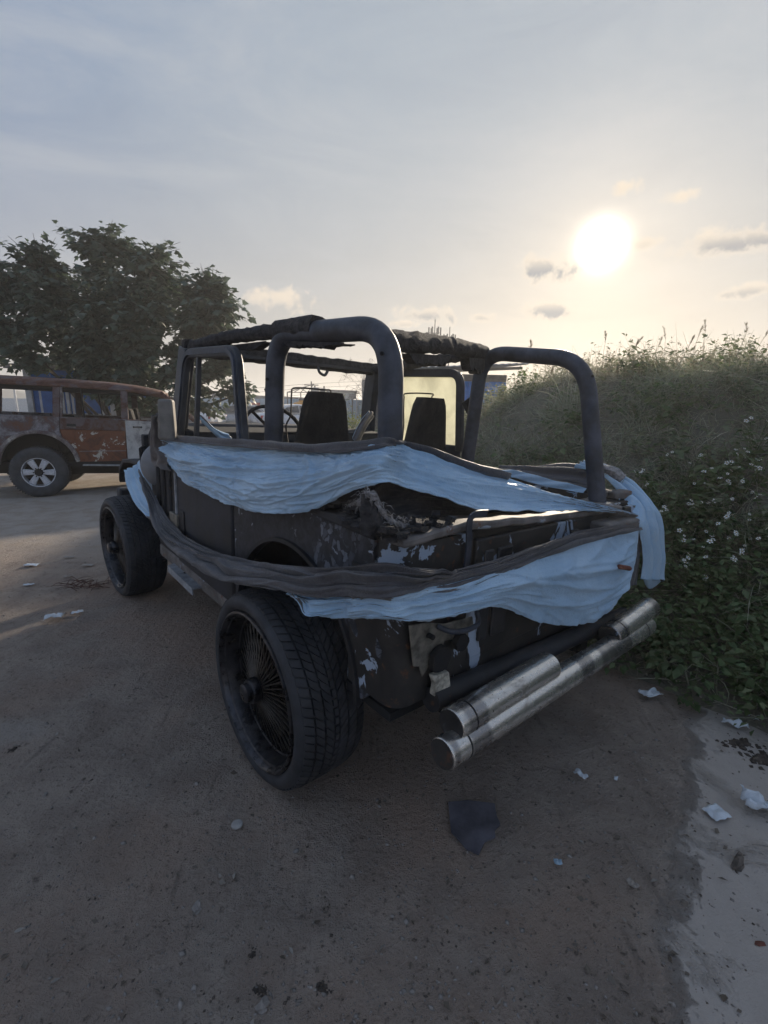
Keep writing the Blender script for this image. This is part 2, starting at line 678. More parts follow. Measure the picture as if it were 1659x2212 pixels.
def cloth(name, c0, c1, stain, rough=.5, weave=True):
    m, t, b = new_mat(name)
    v = coord(t)
    n1 = t.noise(v, 3.5, 6, .6, .3)
    n2 = t.noise(v, 17, 6, .65, .6)
    col = t.mix(t.ss(n1, .3, .7), c0 + (1,), c1 + (1,))
    col = t.mix(t.ss(n2, .60, .80, 0, .75), col, stain + (1,))
    t.put(b.inputs['Base Color'], col)
    b.inputs['Roughness'].default_value = rough
    b.inputs['Sheen Weight'].default_value = .15
    n4 = t.noise(v, 34, 5, .6, 1.2)
    ridge = t.m('ABSOLUTE', t.m('SUBTRACT', n4, .5))
    h = t.m('ADD', t.m('MULTIPLY', t.ss(ridge, .10, 0), .45), t.m('ADD', t.noise(v, 60, 5, .65, .6), t.m('MULTIPLY', t.noise(v, 420, 2, .5), .10)))
    t.put(b.inputs['Normal'], t.bump(h, .42, .006))
    return m


M['tarp'] = cloth('silver_blue_tarp', (.34, .515, .69), (.46, .635, .80), (.19, .26, .34), .48)
M['tarp_in'] = cloth('tarp_lining', (.095, .085, .082), (.165, .15, .145), (.06, .055, .05), .7)
M['rope'] = cloth('grimy_grey_cloth', (.046, .045, .050), (.100, .098, .108), (.022, .022, .025), .60)
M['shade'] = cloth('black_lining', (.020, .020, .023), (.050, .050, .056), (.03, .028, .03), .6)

# dirty yellow glass of the far door
m, t, b = new_mat('smoke_stained_glass')
v = coord(t)
n1 = t.noise(v, 7, 6, .6, .3)
t.put(b.inputs['Base Color'], t.mix(t.ss(n1, .3, .75), (.76, .76, .68, 1), (.58, .58, .51, 1)))
b.inputs['Roughness'].default_value = .65
b.inputs['Transmission Weight'].default_value = 0.0
tr = t.n('ShaderNodeBsdfTranslucent')
t.put(tr.inputs[0], t.mix(t.ss(n1, .3, .75), (.80, .80, .70, 1), (.62, .62, .54, 1)))
mx = t.n('ShaderNodeMixShader')
mx.inputs[0].default_value = .85
out = m.node_tree.nodes['Material Output']
t.l.new(b.outputs[0], mx.inputs[1])
t.l.new(tr.outputs[0], mx.inputs[2])
t.l.new(mx.outputs[0], out.inputs[0])
M['glass_dirty'] = m

m, t, b = new_mat('dark_window_glass')
b.inputs['Base Color'].default_value = (.05, .06, .07, 1)
b.inputs['Roughness'].default_value = .12
M['glass'] = m


def rusty(name, stops, scale=5, stretch=(1, 1, 1), rough=.75, metal=0.0, bump=.4, off=(0, 0, 0)):
    m, t, b = new_mat(name)
    v = t.mapping(coord(t), stretch, (0, 0, 0), off)
    n1 = t.noise(v, scale, 8, .66, .6)
    n2 = t.noise(v, scale * 6, 5, .6)
    f = t.m('ADD', t.m('MULTIPLY', n1, .8), t.m('MULTIPLY', n2, .2))
    t.put(b.inputs['Base Color'], t.ramp(f, stops))
    b.inputs['Roughness'].default_value = rough
    b.inputs['Metallic'].default_value = metal
    t.put(b.inputs['Normal'], t.bump(f, bump, .008))
    return m


ORANGE, DEEP, PURP, CREAM, GREY, BLK = (.185, .056, .022), (.085, .030, .017), (.115, .085, .088), (.55, .52, .46), (.23, .22, .235), (.02, .02, .022)
M['su_roof'] = rusty('rusted_roof', [(.30, (.05, .022, .015)), (.42, DEEP), (.49, (.13, .058, .038)), (.56, PURP), (.68, (.18, .13, .12))], 3.4)
M['su_quarter'] = rusty('scorched_quarter', [(.30, DEEP), (.41, (.15, .07, .045)), (.48, PURP), (.55, GREY), (.60, (.31, .29, .29)), (.64, (.14, .065, .04)), (.72, (.36, .33, .31))], 3.6)
M['su_rdoor_up'] = rusty('scorched_door_top', [(.30, (.05, .022, .015)), (.43, DEEP), (.52, PURP), (.62, (.155, .12, .125)), (.72, GREY)], 4.2)
M['su_rdoor_lo'] = rusty('orange_rust_door', [(.30, (.040, .018, .012)), (.42, (.105, .034, .016)), (.50, ORANGE), (.565, (.155, .060, .030)), (.585, CREAM), (.64, (.42, .38, .32)), (.66, (.10, .06, .05))], 3.8, off=(3, 1, 0))
M['su_fdoor'] = rusty('whitish_door', [(.28, (.09, .08, .08)), (.40, (.28, .27, .265)), (.47, (.46, .45, .43)), (.60, (.58, .57, .55)), (.66, (.30, .20, .15)), (.72, ORANGE)], 3.0, off=(8, 0, 2))
M['su_flare'] = rusty('rusty_flare', [(.30, ORANGE), (.42, PURP), (.55, (.26, .23, .22)), (.64, CREAM), (.8, CREAM)], 5)
M['su_dark'] = plain('soot_interior', (.012, .011, .012), .95, var=.4)
M['su_tyre'] = plain('dusty_tyre', (.050, .052, .058), .8, var=.3, scale=10, bump=.4)
M['alloy'] = plain('grey_alloy', (.56, .58, .62), .40, .4, var=.3, scale=18)
M['steel'] = plain('bright_sill', (.36, .37, .39), .4, .6, var=.3, scale=14)

# foliage
def leafmat(name, c0, c1, c2, trans=.35, scale=3.0):
    m, t, b = new_mat(name)
    pos = t.n('ShaderNodeNewGeometry')
    n1 = t.noise(pos.outputs['Position'], scale, 3, .6)
    rl = pos.outputs['Random Per Island']
    col = t.mix(t.ss(n1, .3, .7), c0 + (1,), c1 + (1,))
    col = t.mix(t.ss(rl, .55, 1.0, 0, .85), col, c2 + (1,))
    t.put(b.inputs['Base Color'], col)
    b.inputs['Roughness'].default_value = .55
    tr = t.n('ShaderNodeBsdfTranslucent')
    t.put(tr.inputs[0], col)
    mx = t.n('ShaderNodeMixShader')
    mx.inputs[0].default_value = trans
    out = m.node_tree.nodes['Material Output']
    t.l.new(b.outputs[0], mx.inputs[1])
    t.l.new(tr.outputs[0], mx.inputs[2])
    t.l.new(mx.outputs[0], out.inputs[0])
    return m


M['leaf'] = leafmat('broad_leaf', (.060, .092, .062), (.098, .135, .090), (.16, .20, .165), .32, 1.2)
M['weed'] = leafmat('weed_leaf', (.085, .135, .050), (.14, .20, .075), (.20, .235, .115), .42)
M['brush'] = leafmat('dry_brush', (.40, .39, .30), (.27, .33, .205), (.60, .57, .46), .45, 1.5)
M['seed'] = leafmat('seed_grass', (.27, .235, .17), (.20, .18, .12), (.40, .34, .25), .50)
M['tallweed'] = leafmat('tall_weed_leaf', (.15, .19, .105), (.22, .25, .15), (.32, .33, .22), .45)
M['petal'] = plain('white_petal', (.78, .78, .74), .6, var=.08, bump=0)
M['disc'] = plain('yellow_disc', (.45, .30, .05), .7, var=.2, bump=0)
M['bark'] = plain('grey_bark', (.085, .075, .065), .9, var=.35, scale=22, bump=.6)
M['twig'] = plain('dry_twig', (.16, .135, .115), .85, var=.35, scale=40, bump=0)
M['bush'] = leafmat('sunlit_bush', (.12, .16, .04), (.18, .21, .05), (.26, .25, .08), .5)

# ------------------------------------------------------------------ ground
m, t, b = new_mat('trodden_dirt')
geo = t.n('ShaderNodeNewGeometry')
P = geo.outputs['Position']
P2 = t.mapping(P, (1, 1, 0))
n_big = t.noise(P2, .9, 6, .6, .3)
n_mid = t.noise(P2, 4.2, 7, .62, .5)
n_fin = t.noise(P2, 38, 6, .68)
n_grit = t.noise(P2, 150, 4, .65)
rut = t.noise(t.mapping(P2, (9, 1.2, 1), (0, 0, R(-32))), 1.6, 5, .6, .4)
dirt = t.mix(t.ss(n_mid, .32, .68), (.335, .270, .224, 1), (.465, .385, .322, 1))
dirt = t.mix(t.ss(n_big, .42, .64), dirt, (.445, .325, .252, 1))
dirt = t.mix(t.ss(n_fin, .54, .72, 0, .80), dirt, (.085, .068, .055, 1))
dirt = t.mix(t.ss(t.noise(P2, 75, 4, .7), .60, .72, 0, .6), dirt, (.42, .37, .32, 1))
dirt = t.mix(t.ss(n_grit, .66, .74, 0, .5), dirt, (.42, .39, .36, 1))
dirt = t.mix(t.ss(rut, .60, .72, 0, .4), dirt, (.09, .078, .068, 1))
# pale sand in the open yard
sx = t.n('ShaderNodeSeparateXYZ')
t.put(sx.inputs[0], P)
yy = sx.outputs[1]
xx = sx.outputs[0]
far = t.ss(t.m('ADD', yy, t.m('ADD', t.m('MULTIPLY', t.m('SUBTRACT', n_big, .5), 2.4), t.m('MULTIPLY', t.m('SUBTRACT', n_mid, .5), 1.4))), 3.7, 5.2)
sand = t.mix(t.ss(n_mid, .35, .7), (.52, .465, .415, 1), (.42, .345, .28, 1))
sand = t.mix(t.ss(n_fin, .62, .75, 0, .5), sand, (.16, .12, .09, 1))
col = t.mix(far, dirt, sand)
# smooth cement skin on the right, ragged where the dirt lies over it
d1 = t.m('SUBTRACT', t.m('MULTIPLY', t.m('SUBTRACT', xx, 1.36), .821), t.m('MULTIPLY', t.m('SUBTRACT', yy, 1.86), .570))
d1 = t.m('ADD', d1, t.m('ADD', t.m('MULTIPLY', t.m('SUBTRACT', n_mid, .5), .34), t.m('MULTIPLY', t.m('SUBTRACT', n_fin, .5), .12)))
d1 = t.m('SUBTRACT', d1, t.ss(n_fin, .60, .72, 0, .10))
cem = t.m('MULTIPLY', t.ss(d1, -.02, .07), t.ss(n_mid, .80, .52, .35, 1.0))
d2 = t.vm('LENGTH', t.mapping(P, (1, 1.7, 1), (0, 0, 0), (1.66, -1.88 * 1.7, 0)))
d2 = t.m('ADD', d2, t.m('MULTIPLY', t.m('SUBTRACT', n_fin, .5), .22))
cem2 = t.ss(d2, .20, .08, 0, .75)
cement = t.mix(t.ss(n_mid, .3, .7), (.41, .358, .315, 1), (.48, .425, .378, 1))
cement = t.mix(t.ss(n_grit, .6, .75, 0, .35), cement, (.2, .19, .18, 1))
col = t.mix(t.m('MAXIMUM', cem, cem2), col, cement)
t.put(b.inputs['Base Color'], col)
b.inputs['Roughness'].default_value = .92
b.inputs['Specular IOR Level'].default_value = .25
hh = t.m('ADD', t.m('MULTIPLY', n_mid, .9), t.m('ADD', t.m('MULTIPLY', n_fin, .7), t.m('ADD', t.m('MULTIPLY', n_grit, .30), t.m('MULTIPLY', rut, .5))))
hh = t.m('MULTIPLY', hh, t.m('SUBTRACT', 1.0, t.m('MULTIPLY', cem, .82)))
t.put(b.inputs['Normal'], t.bump(hh, 1.0, .050))
M['ground'] = m


def axis_pts(lo, hi, a, b_, fine, coarse_n):
    """fine steps between a and b_, growing steps outside"""
    mid = list(np.arange(a, b_, fine))
    left = [a - (a - lo) * (k / coarse_n) ** 3 for k in range(coarse_n, 0, -1)]
    right = [b_ + (hi - b_) * (k / coarse_n) ** 3 for k in range(0, coarse_n + 1)]
    return left + mid + right


def gh(x, y):
    n_ = mnoise.noise(Vector((x * .8, y * .8, 0))) * .016 + mnoise.noise(Vector((x * 3.1, y * 3.1, 4))) * .011 + mnoise.noise(Vector((x * 8, y * 8, 8))) * .007
    return n_ - .010


xs = axis_pts(-900, 900, -4.2, 3.2, .055, 26)
ys = axis_pts(-300, 1500, -.3, 5.6, .055, 26)
gm = MB()
gm.grid([[Vector((x, y, gh(x, y) if (abs(x) < 40 and abs(y) < 60) else -.01)) for y in ys] for x in xs])
ground = gm.build('ground', M['ground'], smooth=180)
tag(ground, kind='structure')

# ------------------------------------------------------------------ mound
F0 = Vector((1.72, 1.98))
MT = Vector((-.647, .7626))
MN = Vector((.7626, .647))


def sst(a, b_, x):
    t_ = min(1, max(0, (x - a) / (b_ - a)))
    return t_ * t_ * (3 - 2 * t_)


def mst(x, y):
    q = Vector((x, y)) - F0
    return q.dot(MN), q.dot(MT)


def mound_h(s_, t_):
    top = 1.79 - .62 * sst(2.5, 4.2, t_) - .95 * sst(4.2, 9, t_) + .10 * mnoise.noise(Vector((t_ * .9, 2.3, 0)))
    foot = .10 * mnoise.noise(Vector((t_ * 1.1, 0, 7)))
    w = 2.75
    h = top * sst(-.05 + foot, w + foot, s_) ** .78
    h *= 1 - .55 * sst(5, 14, s_)
    h *= sst(-7.5, -3.0, t_) * (1 - sst(9, 15, t_))
    h += (.09 * mnoise.noise(Vector((s_ * 1.6, t_ * 1.6, 1))) + .04 * mnoise.noise(Vector((s_ * 5, t_ * 5, 2)))) * sst(0, .5, s_)
    return h


def mxy(s_, t_):
    q = F0 + MN * s_ + MT * t_
    return q.x, q.y


m, t, b = new_mat('weedy_earth')
geo = t.n('ShaderNodeNewGeometry')
n1 = t.noise(geo.outputs['Position'], 3.5, 6, .6)
n2 = t.noise(geo.outputs['Position'], 22, 6, .65)
col = t.mix(t.ss(n1, .3, .7), (.15, .14, .105, 1), (.21, .19, .15, 1))
col = t.mix(t.ss(n2, .55, .75), col, (.22, .19, .145, 1))
t.put(b.inputs['Base Color'], col)
b.inputs['Roughness'].default_value = .95
t.put(b.inputs['Normal'], t.bump(n2, .8, .04))
M['mound'] = m
mm = MB()
ss_ = list(np.linspace(-.35, 4, 60)) + list(np.linspace(4.4, 16, 18))
ts_ = list(np.linspace(-8, 15.5, 130))
mm.grid([[Vector((*mxy(s_, t_), mound_h(s_, t_) - .03 - (.12 if s_ < 0 else 0))) for t_ in ts_] for s_ in ss_])
mound = mm.build('mound', M['mound'], smooth=180)
tag(mound, kind='structure')

# ================================================================== the burnt jeep
jeep = empty('burnt_jeep', JM)
tag(jeep, 'burnt-out black jeep with bare roll cage, wire wheels and tube bumper, wrapped in torn tarp', 'jeep')


def jp(name, mb, mat, smooth=35, bevel=0, parent=None, subd=0):
    return mb.build(name, mat, parent or jeep, smooth, bevel=bevel, subd=subd)


# tub side panels with the round wheel arch
def arc(cy, cz, r, a0, a1, n):
    return [(cy + r * math.cos(R(a0 + (a1 - a0) * k / n)), cz + r * math.sin(R(a0 + (a1 - a0) * k / n))) for k in range(n + 1)]


side_poly = [(-.53, .56), (-.47, .50)] + arc(0.0, .45, .455, 172, 8, 22) + [(.505, .45), (.505, 1.09), (-.53, 1.055)]
for sg in (-1, 1):
    q = MB().prism(side_poly, 'x', sg * .772, sg * .742)
    jp('quarter_panel', q, M['flaky'] if sg < 0 else M['body'], bevel=.006)
    # arch lip
    a3 = [(sg * .776, y, z) for y, z in arc(0.0, .45, .462, 176, 4, 30)]
    jp('arch_lip', MB().strip(a3, .016, .020, (1, 0, 0)), M['body'])
    # top rail of the tub
    q = MB().strip([(sg * .765, .505, 1.095), (sg * .765, -.52, 1.062)], .05, .030, (0, 0, 1))
    jp('tub_rail', q, M['rail'] if sg > 0 else M['body'], bevel=.006)
    # inner skin + wheel house, rounded on top
    prof = fillet([(sg * .735, 0, .93), (sg * .44, 0, .93), (sg * .40, 0, .50)], .07, 5)
    g_ = []
    for y in np.linspace(-.52, .50, 12):
        k = 1.0 if -.42 < y < .40 else .94
        g_.append([Vector((p.x, y, .5 + (p.z - .5) * k)) for p in prof])
    jp('wheel_house', MB().grid(g_), M['dark'])
    jp('inner_panel', MB().bb(sg * .738, sg * .70, -.55, .50, .93, 1.05), M['rear'])

# doors: lower panels with hinge, strap and shut lines
for sg in (-1, 1):
    poly = [(.518, .47), (1.315, .47), (1.318, 1.20), (.518, 1.21)]
    d_ = jp('door', MB().prism(poly, 'x', sg * .778, sg * .745), M['door'], bevel=.012)
    jp('beading', MB().strip([(sg * .781, 1.29, .52), (sg * .781, 1.295, 1.17)], .014, .014, (1, 0, 0)), M['plate'], parent=d_)
    for z in (.72, 1.06):
        jp('hinge', MB().bb(sg * .80, sg * .772, 1.25, 1.38, z - .045, z + .045), M['bracket'], parent=d_, bevel=.006)
    jp('latch', MB().prism([(1.16, .66), (1.26, .66), (1.27, .75), (1.24, .80), (1.17, .80)], 'x', sg * .786, sg * .778), M['body'], parent=d_, bevel=.004)
    # cowl side with two pressed ribs
    c_ = jp('cowl_side', MB().prism([(1.335, .47), (1.72, .47), (1.86, .62), (1.86, 1.06), (1.74, 1.13), (1.335, 1.17)], 'x', sg * .765, sg * .735), M['body'], bevel=.01)
    for y in (1.44, 1.56, 1.67):
        jp('rib', MB().tube([(sg * .765, y, .60), (sg * .768, y, .66), (sg * .768, y, 1.03), (sg * .765, y, 1.09)], [.004, .016, .016, .004], 10), M['body'], parent=c_)

# floor, dash, hood, grille, front wings
jp('floor', MB().bb(-.74, .74, -.58, 1.42, .47, .50), M['dark'])
jp('firewall', MB().bb(-.73, .73, 1.42, 1.46, .48, 1.14), M['dark'])
dash = jp('dashboard', MB().prism([(1.16, 1.03), (1.16, 1.19), (1.22, 1.24), (1.46, 1.26), (1.46, 1.03)], 'x', -.70, .70), M['dark'], bevel=.015)
for k in range(7):
    x = -.55 + .17 * k + rnd.uniform(-.03, .03)
    jp('hanging_wire', MB().tube(cr([(x, 1.15, 1.12), (x + rnd.uniform(-.08, .08), 1.10, 1.0), (x + rnd.uniform(-.1, .1), 1.13, .92)], 8), .005, 5), M['wire'], parent=dash)
hood = jp('hood', MB().prism([(1.48, 1.02), (1.48, 1.275), (2.2, 1.25), (2.62, 1.20), (2.72, 1.13), (2.72, 1.02)], 'x', -.56, .56), M['body'], bevel=.03)
jp('grille', MB().bb(-.60, .60, 2.70, 2.75, .62, 1.12), M['body'], bevel=.01)
for x in (-.42, .42):
    h_ = MB().lathe([(.0, 2.775), (.08, 2.772), (.095, 2.755), (.10, 2.74)], 28, 'y')
    h_.v = [(v_[0] + x, v_[1], v_[2] + .90) for v_ in h_.v]
    jp('headlight', h_, M['glass'])
for k in range(7):
    x = -.24 + .08 * k
    jp('grille_slot', MB().bb(x - .018, x + .018, 2.752, 2.756, .72, 1.04), M['dark'])
wing = [(1.62, .60), (1.68, .74), (1.78, .88), (1.92, .945), (2.45, .955), (2.72, .925), (2.86, .84), (2.885, .74)]
wpoly = wing + [(y - .012 if k > 3 else y + .03, z - .032) for k, (y, z) in reversed(list(enumerate(wing)))]
for sg in (-1, 1):
    jp('front_wing', MB().prism(wpoly, 'x', sg * .755, sg * .50), M['body'], bevel=.008)
    jp('inner_wing', MB().bb(sg * .56, sg * .53, 1.50, 2.70, .55, 1.05), M['dark'])
jp('front_bumper', MB().bb(-.76, .76, 2.86, 2.98, .50, .66), M['body'], bevel=.02)
# rounded grey pod at the scuttle and the clip of the wing
pod = []
for i in range(9):
    a = R(90 * i / 8)
    pod.append([Vector((-.70 - .14 * math.sin(a) * (1 if k else 1), 1.80 + .11 * math.cos(a) * math.cos(R(k * 15)), .985 + .15 * math.cos(a) * math.sin(R(k * 15)))) for k in range(25)])
jp('scuttle_pod', MB().grid(pod), M['pod'], smooth=60)
jp('wing_clip', MB().tube([(-.745, 2.15, .93), (-.75, 2.145, 1.06), (-.72, 2.14, 1.08)], .014, 6), M['dark'])

# windscreen frame
AL, AR = Vector((-.678, 1.337, 1.703)), Vector((.678, 1.337, 1.703))
for sg in (-1, 1):
    base_ = Vector((sg * .715, 1.44, 1.12))
    top_ = Vector((sg * .675, 1.335, 1.70))
    jp('windscreen_post', MB().strip(dense([base_, base_.lerp(top_, .5) + Vector((0, .015, 0)), top_], .05), .115, .06, (1, 0, 0)), M['frame'], bevel=.008)
hd = MB().strip(dense([(-.70, 1.335, 1.70), (.70, 1.335, 1.70)], .05), .055, .085, (0, 0, 1))
hd.v = [(v_[0], v_[1] + .006 * mnoise.noise(Vector(v_) * 21), v_[2] + .012 * mnoise.noise(Vector(v_) * 17)) for v_ in hd.v]
header = jp('windscreen_header', hd, M['char'], bevel=.008)
jp('header_gutter', MB().strip([(-.66, 1.30, 1.685), (.66, 1.30, 1.685)], .012, .018, (0, 0, 1)), M['frame'], parent=header)
jp('header_hook', MB().tube(cr([(.16, 1.29, 1.67), (.16, 1.27, 1.635), (.20, 1.27, 1.62), (.23, 1.28, 1.65)], 12), .010, 6), M['frame'], parent=header)


# door upper frames (rectangular bar bent round the window)
def door_frame(px, xs_, sg, name='window_frame'):
    pts = [cp(a, b_, 'x', x) for (a, b_), x in zip(px, xs_)]
    pts = fillet(pts, .085, 7)
    f_ = jp(name, MB().strip(pts, .050, .034, (1, 0, 0)), M['frame'], bevel=.006)
    return f_, pts


lf, lpts = door_frame([(388, 952), (405, 764), (512, 757), (527, 955)], [-.765, -.705, -.705, -.755], -1)
jp('seal', MB().strip([p + Vector((-.022, 0, 0)) for p in lpts], .022, .010, (1, 0, 0)), M['cagepad'], parent=lf)
jp('quarter_divider', MB().strip([cp(424, 950, 'x', -.75), cp(430, 772, 'x', -.71)], .022, .022, (1, 0, 0)), M['frame'], parent=lf)
rf, rpts = door_frame([(862, 975), (858, 806), (995, 806), (992, 975)], [.755, .705, .705, .755], 1)
# smoke-stained pane of the far door
gl = [p for p in rpts]
cen = sum(gl, Vector()) / len(gl)
pane = [p + Vector((.004, 0, 0)) for p in gl]
jp('window_pane', MB().add(pane + [p + Vector((.004, 0, 0)) for p in pane],
   [tuple(range(len(pane))), tuple(range(2 * len(pane) - 1, len(pane) - 1, -1))] +
   [(i, (i + 1) % len(pane), len(pane) + (i + 1) % len(pane), len(pane) + i) for i in range(len(pane))]), M['glass_dirty'], smooth=0, parent=rf)

# roll cage: padded hoops, each leg and bar a part
RLt, RRt = cp(846, 706, 'x', -.603), cp(1266, 776, 'x', .603)
BLt, BRt = cp(601, 722, 'x', -.628), cp(1043, 763, 'x', .625)
RLb, RRb = cp(842, 1010, 'x', -.625), cp(1291, 1090, 'x', .60)
BLb, BRb = cp(590, 1010, 'x', -.635), cp(1007, 1015, 'x', .625)
PADR = .0405


def hoop(name, pts, r, fr, mat=M['cagepad'], n=16, rough=0.0, seed=0):
    pts = fillet(pts, fr, 9)
    return jp(name, MB().tube(dense(pts, .03), r, n, rough=rough, seed=seed), mat, smooth=70)


cage_l = hoop('cage_side_bar', [BLb, BLt + Vector((0, .02, 0)), RLt, RLb], PADR, .16)
cage_r = hoop('cage_side_bar', [BRb, BRt + Vector((0, 0, .005)), RRt, RRb], PADR * .97, .17)
# charred roof rails between windscreen and cage
hoop('roof_rail', [AL + Vector((.02, -.02, .0)), AL.lerp(BLt, .5) + Vector((0, 0, .02)), BLt + Vector((0, -.05, .012))], .031, .05, M['char'], 12, .32, 3)
hoop('roof_rail', [AR + Vector((-.02, -.02, -.01)), AR.lerp(BRt, .5), BRt + Vector((0, .0, .0))], .031, .05, M['char'], 12, .32, 5)
# charred cross brace from the near rear corner to the far hoop
xb0, xb1 = cp(836, 736, 'x', -.54), BRt + Vector((-.01, -.01, .002))
hoop('cross_brace', [xb0, xb0.lerp(xb1, .5) + Vector((0, 0, .012)), xb1], .038, .05, M['char'], 14, .26, 9)


# ragged remains of padding that hang under the bars
def rags(name, a, b_, depth, seed, th=.012, n=30):
    rr = random.Random(seed)
    a, b_ = Vector(a), Vector(b_)
    top = [a.lerp(b_, i / n) for i in range(n + 1)]
    low = []
    hgt = depth * .6
    for i in range(n + 1):
        if rr.random() < .22:
            hgt = depth * rr.uniform(.15, 1.0)
        e_ = min(1, i / 4, (n - i) / 4)
        low.append(top[i] - Vector((0, 0, (hgt + depth * .12 * rr.uniform(-1, 1)) * e_ + .004)))
    d_ = (b_ - a).normalized().cross(Vector((0, 0, 1))).normalized() * th / 2
    q = MB()
    q.grid([[p + d_ for p in top], [p + d_ for p in low]])
    q.grid([[p - d_ for p in top], [p - d_ for p in low]])
    q.grid([[p + d_ for p in low], [p - d_ for p in low]])
    return jp(name, q, M['char'], smooth=0)


for ft in (RLb, RRb, BLb, BRb):
    jp('foot_plate', MB().box(ft + Vector((0, 0, .01)), (.15, .15, .014)), M['rail'], bevel=.003)
dn = Vector((0, 0, -.035))
rags('padding_rag', BLt + Vector((0, -.08, -.035)), RLt + Vector((0, .22, -.035)), .040, 4, .05)
rags('padding_rag', xb0.lerp(xb1, .12) + dn, xb0.lerp(xb1, .50) + dn, .045, 6, .04)
rags('padding_rag', xb0.lerp(xb1, .72) + dn, xb1 + dn + Vector((0, 0, .0)), .075, 8, .05)
rags('padding_rag', AL + Vector((.02, -.10, -.02)), AL.lerp(BLt, .9) + Vector((.02, 0, -.02)), .03, 14, .04)
# swollen sleeve on the near bar
hoop('padding_sleeve', [BLt.lerp(RLt, .02) + Vector((0, 0, .012)), BLt.lerp(RLt, .22) + Vector((0, 0, .016)), BLt.lerp(RLt, .42) + Vector((0, 0, .012))], .045, .02, M['char'], 14, .16, 21)
# belt reels and bolts on the legs
for leg_t, leg_b, f_ in ((BLt, BLb, .40), (BRt, BRb, .42)):
    p = leg_t.lerp(leg_b, f_)
    jp('belt_reel', MB().tube([p + Vector((.02, .04, .04)), p + Vector((.03, .085, .0)), p + Vector((.02, .05, -.07))], [.012, .040, .012], 9), M['dark'])
for p in (RLt.lerp(RLb, .20) + Vector((-.046, -.012, 0)), BLt.lerp(BLb, .33) + Vector((-.046, -.01, 0)), RRt.lerp(RRb, .12) + Vector((-.03, -.04, 0))):
    jp('pad_button', MB().tube([p, p + Vector((-.006, -.003, 0))], .0065, 10), M['dark'])


# seats: tapered bare shells with a wire of the old headrest
def seat(x, y, w0, w1, z0, z1, name='front_seat'):
    s_ = empty(name, Matrix.Translation((x, y, 0)), jeep)
    prof = []
    for k in range(13):
        f_ = k / 12
        hw = (w0 + (w1 - w0) * min(1, f_ * 1.05)) / 2
        if f_ > .86:
            hw *= math.sqrt(max(0.0, 1 - ((f_ - .86) / .145) ** 2)) * .28 + .72
        prof.append((hw, z0 + (z1 - z0) * f_, -.035 * f_))
    g_ = []
    for hw, z, dy in prof:
        row = []
        for k in range(20):
            a = 2 * math.pi * k / 20
            ex = .35
            cx_, sx_ = math.cos(a), math.sin(a)
            row.append(Vector((hw * math.copysign(abs(cx_) ** ex, cx_), dy + .045 * math.copysign(abs(sx_) ** .7, sx_), z)))
        row.append(row[0].copy())
        g_.append(row)
    q = MB().grid(g_)
    q.add(g_[-1][:-1], [tuple(range(20))])
    b_ = jp('backrest', q, M['seat'], smooth=50, parent=s_)
    jp('cushion', MB().bb(-w0 / 2, w0 / 2, .02, .48, .70, .86), M['seat'], parent=s_, bevel=.04)
    jp('seat_base', MB().bb(-w0 / 2 + .03, w0 / 2 - .03, .02, .44, .50, .70), M['dark'], parent=s_, bevel=.02)
    for xx_ in (-.30, .30):
        jp('back_slot', MB().bb(xx_ * w1 - .03, xx_ * w1 + .03, -.075, -.068, z0 + .16, z0 + .172), M['bracket'], parent=b_)
    return s_


s1 = seat(-.285, .55, .40, .225, 1.00, 1.485)
s2 = seat(.405, .50, .40, .225, 1.00, 1.495)


def seat_wire(px_list, y):
    q = MB().tube(cr([cp(a, b_, 'y', y) for a, b_ in px_list], 50), .0042, 6)
    return jp('headrest_wire', q, M['wire'])


seat_wire([(622, 958), (618, 920), (628, 896), (630, 850), (638, 838), (700, 842), (714, 843), (715, 856), (724, 870)], .57)
seat_wire([(868, 960), (872, 920), (872, 890), (873, 860), (878, 850), (934, 851), (932, 858), (940, 866)], .52)
# steering wheel, hanging and half burnt
sw = MB()
cst = cp(592, 935, 'y', 1.05)
ex, ey = Vector((1, 0, 0)), Vector((0, .45, .89)).normalized()
sw.tube([cst + ex * .19 * math.cos(a) + ey * .17 * math.sin(a) for a in np.linspace(0, 2 * math.pi, 33)[:-1]], .011, 8, closed=True, rough=.3)
sw.tube([cst, cst + Vector((0, .22, -.12))], .022, 8)
for a in (0, 2.2, 4.2):
    sw.tube([cst, cst + ex * .19 * math.cos(a) + ey * .17 * math.sin(a)], .009, 6)
jp('steering_wheel', sw, M['seat'], smooth=60)

# door mirror
mr = empty('door_mirror', Matrix.Translation((-.84, 1.12, 1.22)), jeep)
c0, c1 = cp(361, 906, 'x', -.87), None
q = MB().box((0, 0, 0), (.085, .105, .205), Matrix.Rotation(R(-24), 3, 'Z'), taper=(.82, .86))
q.v = [(v_[0] + c0.x - (-.84), v_[1] + c0.y - 1.12, v_[2] + c0.z - 1.22) for v_ in q.v]
jp('mirror_shell', q, M['mirror'], bevel=.014, parent=mr)
jp('mirror_arm', MB().tube([(c0.x + .84 + .02, c0.y - 1.12 + .02, c0.z - 1.22 - .06), (.07, .12, -.02)], .013, 8), M['dark'], parent=mr)

